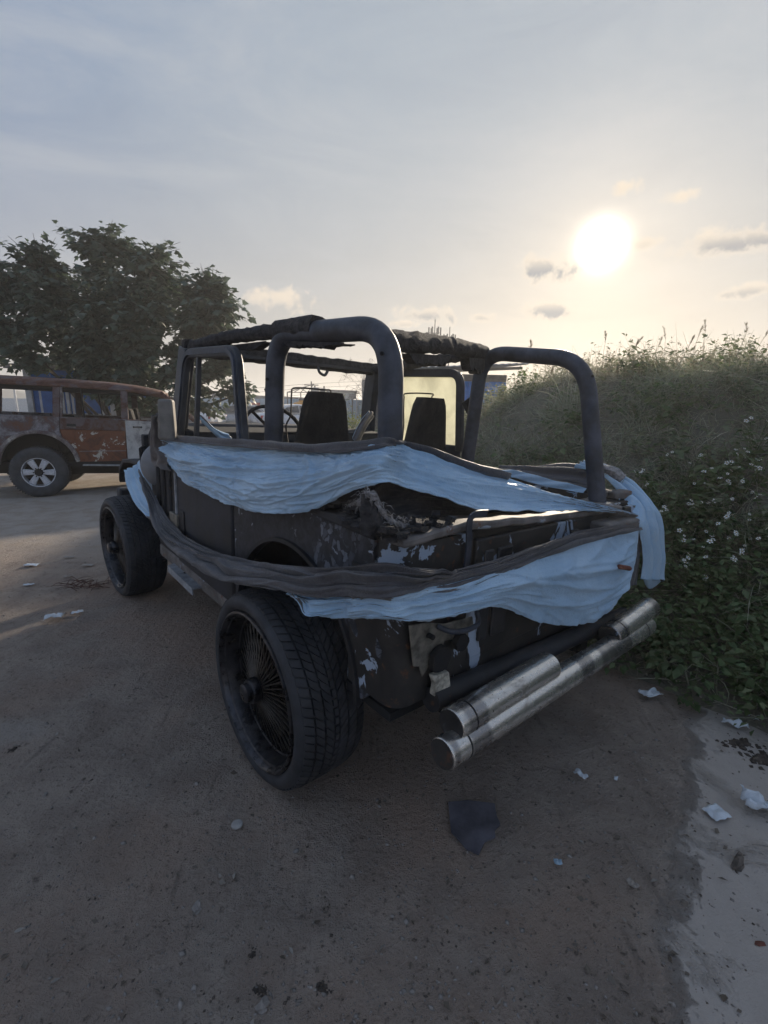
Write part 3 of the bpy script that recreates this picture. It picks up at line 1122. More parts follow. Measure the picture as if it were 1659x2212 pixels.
# rear end: corner panel, folded top rail, tailgate, lamp box
jp('rear_corner', MB().prism([(p.x, p.y) for p in fillet([Vector((-.772, -.50, 0)), Vector((-.772, -.625, 0)), Vector((-.47, -.625, 0))], .05, 6)] + [(-.47, -.60), (-.74, -.60), (-.745, -.50)], 'z', .56, 1.055), M['rear'], smooth=50)
jp('rear_corner', MB().prism([(p.x, p.y) for p in fillet([Vector((.772, -.50, 0)), Vector((.772, -.625, 0)), Vector((.62, -.625, 0))], .05, 6)] + [(.62, -.60), (.74, -.60), (.745, -.50)], 'z', .56, 1.03), M['rear'], smooth=50)
ra, rb = cp(862, 1166, 'y', -.615), cp(1188, 1113, 'y', -.60)
rail = MB()
pl = dense([ra, cp(1000, 1129, 'y', -.61), rb, Vector((.60, -.60, rb.z - .02))], .04)
rail.strip([p + Vector((0, .03, -.008 + .004 * mnoise.noise(p * 12))) for p in pl], .105, .028, (0, 0, 1))
jp('rear_rail', rail, M['rail'], bevel=.008)
jp('tailgate', MB().bb(-.44, .60, -.618, -.592, .60, rb.z - .03), M['rear'], bevel=.006)
for x0, x1 in ((-.40, -.355), (-.33, -.25), (.15, .20)):
    jp('tailgate_rib', MB().bb(x0, x1, -.630, -.617, .66, rb.z - .07), M['body'], bevel=.008)
jp('strap', MB().strip(cr([cp(1052, 1108, 'y', -.66), cp(1024, 1112, 'y', -.665), cp(1014, 1130, 'y', -.66), cp(1012, 1180, 'y', -.645), cp(1006, 1232, 'y', -.645)], 24), .022, .006, (0, 1, .2)), M['cagepad'])
# the lit lamp box at the far end of the tailgate
zb = 1.0
bx = [cp(1170, 1108, 'z', zb), cp(1319, 1133, 'z', zb), cp(1386, 1120, 'z', zb), cp(1262, 1098, 'z', zb)]
q = MB()
q.add([p for p in bx] + [p - Vector((0, 0, .055)) for p in bx], [(0, 1, 2, 3), (7, 6, 5, 4), (0, 4, 5, 1), (1, 5, 6, 2), (2, 6, 7, 3), (3, 7, 4, 0)])
box_ = jp('lamp_box', q, M['rail'], bevel=.012)
for fx, fy, w_ in ((.30, .35, .05), (.52, .30, .022), (.40, .62, .03), (.66, .55, .02), (.25, .20, .02)):
    p = bx[0].lerp(bx[1], fx).lerp(bx[3].lerp(bx[2], fx), fy)
    jp('slot', MB().box(p + Vector((0, 0, .001)), (w_, .010, .004), Matrix.Rotation(R(-70), 3, 'Z')), M['dark'], parent=box_)
# far rail end with its scorched plate
jp('rail_end', MB().strip([cp(1268, 1082, 'x', .70), cp(1312, 1069, 'x', .715)], .06, .035, (0, 0, 1)), M['rail'], bevel=.006)
jp('rail_end', MB().strip([cp(1316, 1070, 'x', .72), cp(1356, 1066, 'x', .80)], .075, .04, (0, 0, 1)), M['rail'], bevel=.008)
jp('corner_cap', MB().strip([cp(1300, 1095, 'y', -.52), cp(1356, 1086, 'y', -.55)], .10, .05, (0, 0, 1)), M['dark'], bevel=.01)
# lower rear quarter, bracket plate, tow handle, lamp rest, cross member
jp('lower_quarter', MB().prism([(p.x, p.y) for p in fillet([Vector((-.775, -.40, 0)), Vector((-.775, -.632, 0)), Vector((-.60, -.632, 0))], .07, 6)] + [(-.60, -.60), (-.74, -.60), (-.745, -.40)], 'z', .545, .95), M['rear'], smooth=50)
jp('rear_valance', MB().prism([(-.66, .56), (-.60, .53), (.70, .50), (.70, .66), (-.66, .70)], 'y', -.615, -.585), M['rear'], bevel=.01)
bp = [(884, 1352), (925, 1345), (960, 1348), (1000, 1338), (1021, 1332), (1023, 1352), (1012, 1362), (1010, 1400), (990, 1405), (988, 1380), (960, 1384), (952, 1412), (934, 1418), (926, 1440), (912, 1462), (906, 1440), (893, 1440)]
bpc = [cp(a, b_, 'y', -.655) for a, b_ in bp]
jp('plate_bracket', MB().prism([(p.x, p.z) for p in bpc], 'y', -.656, -.650), M['bracket'], bevel=.002)
for (a, b_, r_) in ((990, 1383, .030), (945, 1420, .040), (926, 1372, .008)):
    c = cp(a, b_, 'y', -.660)
    jp('socket', MB().tube([c, c + Vector((0, -.02, 0))], r_, 14, rough=.15), M['dark'])
hp = [cp(945, 1352, 'y', -.66), cp(972, 1366, 'y', -.69), cp(1010, 1362, 'y', -.70), cp(1036, 1348, 'y', -.69), cp(1030, 1322, 'y', -.655)]
jp('tow_handle', MB().tube(fillet(hp, .03, 5), .0085, 8), M['cagepad'], smooth=60)
lp = [cp(a, b_, 'y', -.655) for a, b_ in ((928, 1456), (962, 1446), (966, 1480), (948, 1496), (930, 1500), (934, 1476))]
jp('lamp_rest', MB().prism([(p.x, p.z) for p in lp], 'y', -.672, -.648), M['white_lamp'], bevel=.004)
jp('cross_member', MB().tube([cp(930, 1512, 'y', -.655), cp(1345, 1328, 'y', -.655)], .038, 16), M['body'], smooth=60)
for x in (-.42, .42):
    jp('bumper_arm', MB().bb(x - .03, x + .03, -.78, -.56, .46, .51), M['dark'], bevel=.006)
    jp('frame_rail', MB().bb(x - .04, x + .04, -.62, 2.75, .36, .46), M['dark'], bevel=.01)
jp('gearbox_sun_block', MB().bb(-.52, .52, .25, 1.45, .20, .47), M['dark'], bevel=.05)  # unseen bulk added under the floor to stop sun patches on the ground
jp('engine_sun_block', MB().bb(-.46, .46, 1.47, 2.25, .19, .75), M['dark'], bevel=.05)  # solid mass added to close the gap the low sun shone through
jp('fuel_tank', MB().bb(-.38, .40, -.52, -.10, .30, .47), M['dark'], bevel=.03)
for fl_, yy_ in (([(752, 1338), (766, 1340), (772, 1362), (770, 1376), (762, 1366)], -.634), ([(812, 1376), (818, 1388), (824, 1404), (822, 1424), (814, 1418), (811, 1400)], -.634), ([(1040, 1300), (1050, 1302), (1046, 1312)], -.622)):
    pf_ = [cp(a, b_, 'y', yy_) for a, b_ in fl_]
    jp('peeled_paint', MB().prism([(p.x, p.z) for p in pf_], 'y', yy_ - .002, yy_ + .001), M['flaky'])


# bumper tubes: capped, with a band near each end
def btube(name, a, b_, r):
    a, b_ = Vector(a), Vector(b_)
    o_ = jp(name, MB().tube([a, a.lerp(b_, .02), a.lerp(b_, .5), a.lerp(b_, .98), b_], r, 32), M['chrome'], smooth=60, bevel=.004)
    d_ = (b_ - a)
    L = d_.length
    d_.normalize()
    for k in ((.075, L - .085) if L > .9 else (.06,)):
        jp('band', MB().tube([a + d_ * k, a + d_ * (k + .006)], r * 1.012, 32), M['dark'], smooth=60, parent=o_)
    jp('end_cap', MB().tube([a - d_ * .003, a + d_ * .0005], r * .93, 32), M['rear'], smooth=60, parent=o_)
    return o_


btube('bumper_tube', cp(955, 1629, 'y', -.775), cp(1396, 1350, 'y', -.775), .047)
btube('bumper_tube', cp(975, 1566, 'y', -.755), cp(1186, 1437, 'y', -.755), .049)
btube('bumper_tube', cp(1316, 1375, 'y', -.755), cp(1404, 1312, 'y', -.755), .049)
# step plate under the sill, sill itself
st = [cp(363, 1221, 'z', .415), cp(390, 1211, 'z', .415), cp(458, 1262, 'z', .415), cp(416, 1271, 'z', .415)]
q = MB()
q.add(st + [p - Vector((0, 0, .012)) for p in st], [(0, 1, 2, 3), (7, 6, 5, 4), (0, 4, 5, 1), (1, 5, 6, 2), (2, 6, 7, 3), (3, 7, 4, 0)])
step = jp('step_plate', q, M['plate'], bevel=.003)
jp('step_lip', MB().strip([st[0] - Vector((0, 0, .02)), st[3] - Vector((0, 0, .02))], .006, .04, (0, 0, 1)), M['plate'], parent=step)
for f_, w_ in ((.20, .012), (.45, .03), (.66, .012), (.85, .012)):
    p = st[0].lerp(st[3], f_).lerp(st[1].lerp(st[2], f_), .5)
    jp('bolt_hole', MB().tube([p - Vector((0, 0, .002)), p + Vector((0, 0, .0015))], w_ * .5, 10), M['dark'], parent=step)
for sg in (-1, 1):
    jp('sill', MB().bb(sg * .765, sg * .70, .46, 1.75, .39, .468), M['rail'] if sg < 0 else M['body'], bevel=.012)

jp('far_side_sun_block', MB().bb(.70, .80, .42, 1.95, .17, .385), M['dark'], bevel=.02)  # unseen far-side skirt, added to block sun passing beneath the body
# charred canvas stub and frayed fibres on the near rear corner
stub = MB().tube(cr([cp(806, 1150, 'y', -.56), cp(800, 1100, 'y', -.55), cp(797, 1066, 'y', -.54)], 12), [.034] * 4 + [.030] * 4 + [.022] * 4, 12, rough=.4)
jp('charred_post', stub, M['char'], smooth=60)
q = MB()
path = cr([cp(752, 1092, 'x', -.74), cp(776, 1088, 'x', -.74), cp(797, 1068, 'y', -.56), cp(812, 1078, 'y', -.57), cp(822, 1100, 'y', -.58), cp(840, 1122, 'y', -.585), cp(866, 1133, 'y', -.59), cp(890, 1140, 'y', -.59)], 40)
for k in range(260):
    p = rnd.choice(path) + Vector((rnd.gauss(0, .009), rnd.gauss(0, .009), rnd.gauss(0, .008)))
    d_ = Vector((rnd.gauss(.1, 1), rnd.gauss(-.3, .8), rnd.gauss(-.15, .8))).normalized() * rnd.uniform(.008, .030)
    q.tube([p, p + d_ * .5 + Vector((0, 0, .003)), p + d_ + Vector((0, 0, -.008))], [.0012, .0010, .0005], 4, cap=False)
for k in range(5):
    q.tube([p_ + Vector((rnd.gauss(0, .004), rnd.gauss(0, .004), rnd.gauss(0, .004))) for p_ in path], .0035, 5)
tag(jp('frayed_fibres', q, M['fibre'], smooth=0), kind='stuff')
q = MB()
for k in range(90):
    c = (ra.lerp(rb, rnd.uniform(-.06, .34)) if k % 3 else Vector((-.75, rnd.uniform(-.5, -.05), 1.07))) + Vector((rnd.uniform(-.05, .03), rnd.uniform(.0, .08), rnd.uniform(.0, .045)))
    q.box(c, (rnd.uniform(.02, .06), rnd.uniform(.015, .04), rnd.uniform(.006, .016)), Matrix.Rotation(rnd.uniform(0, 3), 3, 'Z') @ Matrix.Rotation(rnd.uniform(-.5, .5), 3, 'X'))
tag(jp('charred_scraps', q, M['char'], smooth=0), kind='stuff')
jp('belt_bolt', MB().tube([cp(924, 1140, 'y', -.60), cp(924, 1130, 'y', -.60)], .010, 10), M['dark'])
q = MB()
for k in range(140):
    f_ = rnd.random()
    p = cp(1300, 1012, 'x', .80).lerp(cp(1345, 1034, 'x', .86), f_) + Vector((rnd.gauss(0, .012), rnd.gauss(0, .012), rnd.gauss(.0, .012)))
    d_ = Vector((rnd.gauss(.3, .6), rnd.gauss(0, .6), rnd.uniform(.1, 1))).normalized() * rnd.uniform(.012, .03)
    q.tube([p, p + d_ * .6, p + d_], [.0016, .0012, .0005], 4, cap=False)
q.tube(cr([cp(1296, 1012, 'x', .80), cp(1320, 1016, 'x', .83), cp(1345, 1034, 'x', .86)], 14), .026, 9, rough=.4)
jp('singed_fleece', q, M['fibre'], smooth=0)

# ------------------------------------------------------------------ wire wheels
TR, TW = .383, .275


def tread_blocks():
    q = MB()
    N_ = 74
    cols = [(.016, .050, .35, .55), (.055, .088, .60, .9), (.093, .126, .75, 1), (.130, .146, .0, 1.0), (.150, .183, -.75, .9), (.188, .221, -.60, .9), (.226, .260, -.35, .55)]
    for ci, (x0, x1, sh, ln) in enumerate(cols):
        for k in range(N_):
            a0 = 2 * math.pi * (k + (.5 if ci % 2 else 0) + rnd.uniform(-.04, .04)) / N_
            da = 2 * math.pi / N_ * (.84 if ci != 3 else .74)
            shear = sh * 2 * math.pi / N_ * 1.5
            pts2 = [(x0, a0), (x1, a0 + shear), (x1, a0 + shear + da), ((x0 + x1) / 2, a0 + shear * .5 + da + (.010 if ci in (1, 2, 4, 5) else 0)), (x0, a0 + da)]
            cx_ = sum(p[0] for p in pts2) / 5
            ca = sum(p[1] for p in pts2) / 5
            vs = []
            for lev, sc_ in ((-.012, 1.0), (0, .93)):
                for x, a in pts2:
                    x_ = cx_ + (x - cx_) * sc_
                    a_ = ca + (a - ca) * sc_
                    edge = abs(x_ - TW / 2) / (TW / 2)
                    rr = TR + lev - .018 * max(0, edge - .45) ** 2 * 3.3
                    vs.append((x_, rr * math.cos(a_), rr * math.sin(a_)))
            n = 5
            q.add(vs, [tuple(range(n, 2 * n))] + [(i, (i + 1) % n, n + (i + 1) % n, n + i) for i in range(n)])
    return q


tyre_prof = [(.300, .030), (.309, .014), (.320, .004), (.334, -.002), (.350, .001), (.362, .010), (.368, .022), (.371, .05), (.3725, .09), (.373, .1375),
             (.3725, .185), (.371, .225), (.368, .253), (.362, .265), (.350, .274), (.334, .277), (.320, .271), (.309, .261), (.300, .245)]
rim_prof = [(.306, .016), (.311, .008), (.309, .001), (.302, -.002), (.296, .004), (.292, .018), (.286, .022), (.280, .045), (.276, .075), (.270, .078), (.266, .12), (.262, .19), (.262, .235), (.300, .26)]
hub_prof = [(0, -.030), (.030, -.030), (.036, -.026), (.037, -.008), (.046, -.006), (.048, .000), (.048, .020), (.043, .023), (.043, .034), (.052, .038), (.054, .046), (.054, .062), (.044, .066), (.044, .12), (.07, .125), (.075, .19)]
brake_prof = [(0, .17), (.10, .17), (.13, .185), (.135, .26)]
tyre_me = rim_me = None
wheel_src = {}


def wheel(loc, left, yaw=0, individual=True):
    base = Matrix.Translation(loc) @ Matrix.Rotation(R(40.321), 4, 'Z')
    mw = JI @ base @ Matrix.Rotation(R(yaw), 4, 'Z') @ (Matrix.Identity(4) if left else Matrix.Rotation(R(180), 4, 'Z')) @ Matrix.Rotation(rnd.uniform(0, 6), 4, 'X')
    w = empty('wheel', mw, jeep)

    def part(name, mbf, mat, smooth, kind=None):
        if name not in wheel_src:
            o_ = mbf().build(name, mat, w, smooth)
            wheel_src[name] = o_.data
        else:
            o_ = bpy.data.objects.new(name, wheel_src[name])
            COL.objects.link(o_)
            o_.parent = w
        if kind:
            o_['kind'] = kind
        return o_
    part('tyre', lambda: MB().lathe(tyre_prof, 96), M['tyre'], 50)
    part('tread', tread_blocks, M['tyre'], 0, 'stuff')
    part('rim', lambda: MB().lathe(rim_prof, 96), M['rim'], 40)
    part('hub', lambda: MB().lathe(hub_prof, 40), M['rim'], 40)
    part('brake_drum', lambda: MB().lathe(brake_prof, 40), M['dark'], 40)
    NS = 38
    for fam in (0, 1):
        def mk():
            return MB().tube([(.030 if fam == 0 else .062, .047, 0), (.084 if fam == 0 else .098, .270, 0)], .0030, 6, cap=False)
        key = 'spoke%d' % fam
        if individual:
            if key not in wheel_src:
                tmp = mk().build('spoke', M['spoke'], None, 60)
                wheel_src[key] = tmp.data
                bpy.data.objects.remove(tmp)
            for k in range(NS):
                o_ = bpy.data.objects.new('spoke', wheel_src[key])
                COL.objects.link(o_)
                o_.parent = w
                o_.matrix_local = Matrix.Rotation(2 * math.pi * (k + .5 * fam) / NS, 4, 'X')
        else:
            q = MB()
            for k in range(NS):
                s_ = mk()
                rot = Matrix.Rotation(2 * math.pi * (k + .5 * fam) / NS, 3, 'X')
                q.add([rot @ Vector(v_) for v_ in s_.v], s_.f)
            q.build('spokes', M['spoke'], w, 60)['kind'] = 'stuff'
    return w


JZ = Matrix.Translation((0.199, 2.222, 0)) @ Matrix.Rotation(R(40.321), 4, 'Z')
wheel(JZ @ Vector((-.917, 0, TR - .012)), True)
wheel(JZ @ Vector((-.917, 2.373, TR - .012)), True, 3)
wheel(JZ @ Vector((.917, 0, TR - .012)), False, 0, False)
wheel(JZ @ Vector((.917, 2.373, TR - .012)), False, 3, False)
for y in (0, 2.373):
    jp('axle', MB().tube([(-.70, y, TR), (-.15, y, TR), (-.08, y, TR), (.08, y, TR), (.15, y, TR), (.70, y, TR)], [.04, .04, .12, .12, .04, .04], 14), M['dark'], smooth=50)


# ================================================================== torn tarp
def wr_noise(u, v, fu, fv, seed, shear=0.0):
    return mnoise.noise(Vector((u * fu, v * fv + shear * u * fv, seed)))


def sheet(name, rows, nu, nv, wrinkle, mats, thick=.004, ragged=0.0, seed=0, flip=False):
    R_ = [cr(r_, nu) for r_ in rows]
    P = []
    for i in range(nu):
        col_ = [R_[j][i] for j in range(len(rows))]
        P.append(cr(col_, nv))
    Nn = []
    for i in range(nu):
        row = []
        for j in range(nv):
            a = P[min(i + 1, nu - 1)][j] - P[max(i - 1, 0)][j]
            b_ = P[i][min(j + 1, nv - 1)] - P[i][max(j - 1, 0)]
            n_ = a.cross(b_)
            row.append(n_.normalized() if n_.length > 1e-12 else Vector((0, 0, 1)))
        Nn.append(row)
    # make normals point to the outside (towards -x / -y / +z of the jeep as given by flip)
    sgn = -1 if flip else 1
    L = sum((R_[0][i + 1] - R_[0][i]).length for i in range(nu - 1))
    G = []
    for i in range(nu):
        u = i / (nu - 1)
        row = []
        for j in range(nv):
            v = j / (nv - 1)
            p = P[i][j] + Nn[i][j] * sgn * wrinkle(u, v, u * L)
            if ragged and j == nv - 1:
                p = p + Vector((0, 0, ragged * (mnoise.noise(Vector((u * L * 25, seed, 0))) + .5 * mnoise.noise(Vector((u * L * 70, seed, 3))))))
            row.append(p)
        G.append(row)
    o_ = MB().grid(G, flip=flip).build(name, mats, None, 180, mw=JM, fix=False)
    so = o_.modifiers.new('solid', 'SOLIDIFY')
    so.thickness = thick
    so.offset = -1
    so.material_offset = 1 if len(mats) > 1 else 0
    so.material_offset_rim = 0
    return o_


Lp = Vector((-.68, -.42, 1.31))
Rp = Vector((.82, -.66, .99))
Mp = Vector((-.77, -.53, 1.21))
PN = (Rp - Lp).cross(Mp - Lp).normalized()


def on2(px, py):
    return cpp(px, py, Lp, PN)


SX = -.800
top1 = [cp(a, b_, 'x', x) for a, b_, x in [(358, 948, -.80), (372, 950, -.80), (420, 958, -.795), (500, 966, -.785), (580, 970, -.775), (660, 973, -.765), (740, 970, -.752), (800, 962, -.735), (836, 953, -.705)]]
top2 = [on2(a, b_) for a, b_ in [(880, 962), (930, 980), (990, 1000), (1060, 1020), (1150, 1048), (1250, 1078), (1330, 1101), (1372, 1112)]]
mid1 = [cp(a, b_, 'x', x) for a, b_, x in [(366, 972, -.81), (385, 985, -.835), (430, 1006, -.835), (500, 1028, -.835), (580, 1040, -.835), (660, 1040, -.83), (740, 1022, -.815), (800, 1006, -.80), (832, 1000, -.765)]]
mid2 = [on2(a, b_) for a, b_ in [(876, 1006), (930, 1022), (990, 1042), (1060, 1062), (1150, 1080), (1250, 1093), (1330, 1107), (1372, 1115)]]
bot1 = [cp(a, b_, 'x', x) for a, b_, x in [(374, 1008, -.80), (400, 1042, -.825), (440, 1064, -.83), (500, 1091, -.83), (560, 1107, -.83), (640, 1109, -.825), (700, 1092, -.81), (760, 1061, -.80), (826, 1044, -.785)]]
bot2 = [on2(a, b_) for a, b_ in [(872, 1050), (930, 1070), (990, 1091), (1060, 1105), (1150, 1107), (1250, 1105), (1330, 1110), (1372, 1118)]]


def crease(u, v, fu, fv, seed, shear=0.0, sharp=7.0):
    """narrow raised creases with smooth cloth between them"""
    return max(0.0, 1 - abs(wr_noise(u, v, fu, fv, seed, shear)) * sharp) ** 1.4


def warp(u, v, seed, k=.16):
    return u + k * .5 * wr_noise(u, v, 3.0, 2.0, seed), v + k * wr_noise(u, v, 4.0, 2.2, seed + .5) + .05 * wr_noise(u, v, 11, 5, seed + .7)


def wr_up(u, v, s_):
    u2, v2 = warp(u, v, 101)
    patch = .35 + .65 * sst(-.25, .35, wr_noise(u, v, 5, 3, 103))
    patch2 = .2 + .8 * sst(-.2, .35, wr_noise(u, v, 7, 4, 107))
    a = .011 * crease(u2, v2, 3.2, 4.6, 1, .25, 4.5) * patch + .007 * crease(u2, v2, 7.5, 9.5, 5, -.30, 5.5) * patch2 + .004 * crease(u2, v2, 14, 15, 8, .35, 6)
    a += .013 * wr_noise(u, v, 3.4, 3.2, 19) + .002 * wr_noise(u, v, 45, 30, 9)
    left = sst(.30, .0, u)
    a *= .80 + .55 * left + .25 * sst(.60, .40, u)
    a += .007 * left * math.sin(v2 * 15 + u * 10 + 3 * wr_noise(u, v, 8, 3, 14)) * sst(0, .06, u)
    a *= 1.75 * (.35 + .65 * min(1, v * 6, (1 - v) * 7))
    # long tension creases that run to the rear leg of the cage and to the front tie
    du, dv = u - .455, v + .05
    ang_ = math.atan2(dv, du * 3.2)
    rr_ = math.hypot(du * 3.2, dv)
    a += .012 * max(0.0, 1 - 5 * abs(mnoise.noise(Vector((ang_ * 3.2, 7.7, 0))))) * sst(.05, .25, rr_) * sst(1.3, .3, rr_)
    # loose lower edge
    a += sst(.80, 1.0, v) * (.016 * wr_noise(u, v, 26, 1, 151) + .008 * wr_noise(u, v, 70, 1, 153))
    if u > .56:
        k = sst(.56, .72, u)
        a = a * (1 - .25 * k) + k * .010 * math.sin(v2 * 12 + 2.2 * wr_noise(u, v, 4, 2, 3) + u * 4)
    return a


tarp1 = sheet('tarp', [top1 + top2, mid1 + mid2, bot1 + bot2], 420, 90, wr_up, [M['tarp'], M['tarp_in']], .004, .004, 3, flip=True)
tag(tarp1, 'wide silver-blue tarp stretched along the jeep door top and across its open rear', 'tarp')
# rolled dark hem along the top of that tarp (part of it)
h0 = [cp(a, b_, 'x', x) for a, b_, x in [(352, 934, -.80), (400, 943, -.79), (500, 949, -.775), (600, 955, -.77), (700, 962, -.755), (790, 960, -.735), (838, 956, -.70)]] + [on2(a, b_) for a, b_ in [(872, 958), (930, 974), (1010, 1002), (1100, 1030)]]
h1 = [cp(a, b_, 'x', x) for a, b_, x in [(356, 952, -.825), (400, 956, -.825), (500, 965, -.82), (600, 973, -.81), (700, 978, -.795), (790, 972, -.775), (836, 964, -.735)]] + [on2(a, b_) for a, b_ in [(872, 966), (930, 981), (1010, 1006), (1100, 1033)]]


def wr_roll(u, v, s_):
    return .012 * math.sin(v * math.pi) + .009 * math.sin(v * 14 + 2.5 * wr_noise(u, v, 6, 1.5, 2)) * (1 - abs(2 * v - 1)) + .004 * wr_noise(u, v, 30, 8, 6)


hem = sheet('hem', [h0, [a.lerp(b_, .5) + Vector((-.012, -.004, 0)) for a, b_ in zip(h0, h1)], h1], 220, 18, wr_roll, [M['rope'], M['tarp_in']], .004, 0, 0, flip=True)
hem.parent = tarp1
hem.matrix_local = Matrix.Identity(4)
tag(hem, 'grimy dark rolled hem')
# pale inner fold behind the hem and the tail that climbs to the mirror
tail0 = [cp(a, b_, 'x', x) for a, b_, x in [(343, 895, -.86), (346, 930, -.84), (352, 975, -.82), (372, 1020, -.805)]]
tail1 = [cp(a, b_, 'x', x) for a, b_, x in [(337, 900, -.86), (332, 945, -.84), (328, 985, -.82), (334, 1000, -.81)]]
tl = sheet('tarp_tail', [tail1, [a.lerp(b_, .5) + Vector((-.02, -.02, 0)) for a, b_ in zip(tail0, tail1)], tail0], 60, 26,
           lambda u, v, s_: .014 * math.sin(v * 15 + 3 * wr_noise(u, v, 5, 1, 4)), [M['rope'], M['tarp_in']], .004, 0, 0, flip=True)
tl.parent = tarp1
tl.matrix_local = Matrix.Identity(4)
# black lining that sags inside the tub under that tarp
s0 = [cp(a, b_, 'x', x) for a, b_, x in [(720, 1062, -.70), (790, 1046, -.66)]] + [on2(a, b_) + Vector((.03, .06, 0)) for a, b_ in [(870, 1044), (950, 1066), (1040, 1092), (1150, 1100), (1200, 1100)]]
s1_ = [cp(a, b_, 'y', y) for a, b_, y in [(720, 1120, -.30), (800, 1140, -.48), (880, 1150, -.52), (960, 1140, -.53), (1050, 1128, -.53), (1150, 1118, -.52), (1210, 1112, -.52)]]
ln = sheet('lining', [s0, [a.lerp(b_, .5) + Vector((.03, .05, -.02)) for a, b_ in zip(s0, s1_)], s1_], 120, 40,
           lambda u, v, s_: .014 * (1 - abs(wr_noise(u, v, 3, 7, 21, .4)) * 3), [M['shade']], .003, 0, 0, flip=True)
ln.parent = tarp1
ln.matrix_local = Matrix.Identity(4)
tag(ln, 'black lining sagging in shadow')

# lower tarp: twisted grey band along the flank, pale sheet round the tail
band_top = [(300, 1018, -.785), (330, 1060, -.79), (352, 1100, -.795), (381, 1138, -.80), (411, 1166, -.81), (462, 1191, -.815), (516, 1209, -.83), (571, 1221, -.85), (644, 1232, -.87), (717, 1237, -.875), (770, 1236, -.865)]
band_bot = [(306, 1034, -.80), (334, 1092, -.805), (350, 1142, -.81), (388, 1188, -.82), (440, 1226, -.85), (476, 1247, -.88), (516, 1260, -.91), (571, 1268, -.925), (626, 1277, -.925), (680, 1285, -.915), (750, 1284, -.90)]
bt = [cp(a, b_, 'x', x) for a, b_, x in band_top] + [cp(a, b_, 'y', -.695) for a, b_ in [(845, 1230), (937, 1233), (975, 1246), (1055, 1218), (1152, 1186), (1250, 1159), (1340, 1142), (1386, 1139)]]
bb_ = [cp(a, b_, 'x', x) for a, b_, x in band_bot] + [cp(a, b_, 'y', -.715) for a, b_ in [(835, 1282), (905, 1272), (985, 1263), (1069, 1238), (1152, 1205), (1250, 1169), (1340, 1149), (1387, 1144)]]


def wr_band(u, v, s_):
    u2, v2 = warp(u, v, 131, .14)
    ph = 3.4 * wr_noise(u, v, 4.5, .9, 31) + 1.6 * wr_noise(u, v, 13, 1.6, 33)
    k = .5 + .8 * sst(-.3, .4, wr_noise(u, v, 6, 2, 37))
    a = .034 * k * abs(math.sin(v2 * 3.6 * math.pi + ph)) ** .6 + .010 * crease(u2, v2, 9, 6, 39, .8, 4) + .006 * abs(math.sin(v2 * 27 + ph * 3)) + .003 * wr_noise(u, v, 50, 14, 35)
    return a * (.45 + .55 * math.sin(min(1, max(0, v)) * math.pi)) * (1 - .6 * sst(.75, 1, u)) * (.15 + .85 * sst(1.0, .96, u))


lower = sheet('tarp', [bt, [a.lerp(b_, .35) + Vector((-.012, -.006, 0)) for a, b_ in zip(bt, bb_)], [a.lerp(b_, .7) + Vector((-.016, -.008, 0)) for a, b_ in zip(bt, bb_)], bb_],
              360, 84, wr_band, [M['rope'], M['tarp_in']], .004, .0, 5, flip=True)
tag(lower, 'tarp twisted into a grey rope along the jeep flank, widening round its tail', 'tarp')
lt = [cp(a, b_, 'x', x) for a, b_, x in [(610, 1272, -.905), (664, 1281, -.90), (738, 1280, -.88)]] + [cp(a, b_, 'y', y) for a, b_, y in [(835, 1274, -.712), (905, 1264, -.712), (985, 1256, -.712), (1069, 1232, -.712), (1152, 1200, -.712), (1250, 1165, -.712), (1340, 1147, -.712), (1380, 1144, -.712)]]
lm = [cp(a, b_, 'x', x) for a, b_, x in [(622, 1280, -.915), (676, 1305, -.905), (742, 1306, -.885)]] + [cp(a, b_, 'y', y) for a, b_, y in [(835, 1308, -.71), (905, 1304, -.72), (985, 1294, -.725), (1069, 1272, -.745), (1150, 1262, -.75), (1240, 1250, -.75), (1325, 1232, -.735), (1372, 1215, -.72)]]
lb = [cp(a, b_, 'x', x) for a, b_, x in [(640, 1292, -.91), (690, 1332, -.90), (758, 1334, -.88)]] + [cp(a, b_, 'y', y) for a, b_, y in [(835, 1338, -.71), (905, 1340, -.715), (985, 1330, -.72), (1075, 1311, -.715), (1150, 1338, -.71), (1226, 1351, -.72), (1300, 1332, -.72), (1352, 1275, -.715)]]


def wr_low(u, v, s_):
    u2, v2 = warp(u, v, 121, .10)
    a = .009 * crease(u2, v2, 2.2, 2.6, 41, .55, 5) + .005 * crease(u2, v2, 6, 5, 43, -.4, 6) + .008 * wr_noise(u, v, 3, 2.4, 49) + .0012 * wr_noise(u, v, 40, 22, 47)
    k = sst(.45, .9, u)
    a += k * .009 * crease(u, v + .28 * (1 - u), .9, 6, 45, .0, 6)
    a += .010 * sst(.25, .12, u) * math.sin(u * 60 + v * 5)
    a *= .12 + .88 * sst(1.0, .955, u)
    return 1.7 * a * (.3 + .7 * min(1, v * 5, (1 - v) * 6)) + sst(1.0, .95, u) * sst(.82, 1.0, v) * (.012 * wr_noise(u, v, 22, 1, 161) + .006 * wr_noise(u, v, 60, 1, 163))


pale = sheet('tail_sheet', [lt, lm, lb], 300, 60, wr_low, [M['tarp'], M['tarp_in']], .004, .003, 7, flip=True)
pale.parent = lower
pale.matrix_local = Matrix.Identity(4)
tag(pale, 'pale silver-blue sheet stretched across the tail')
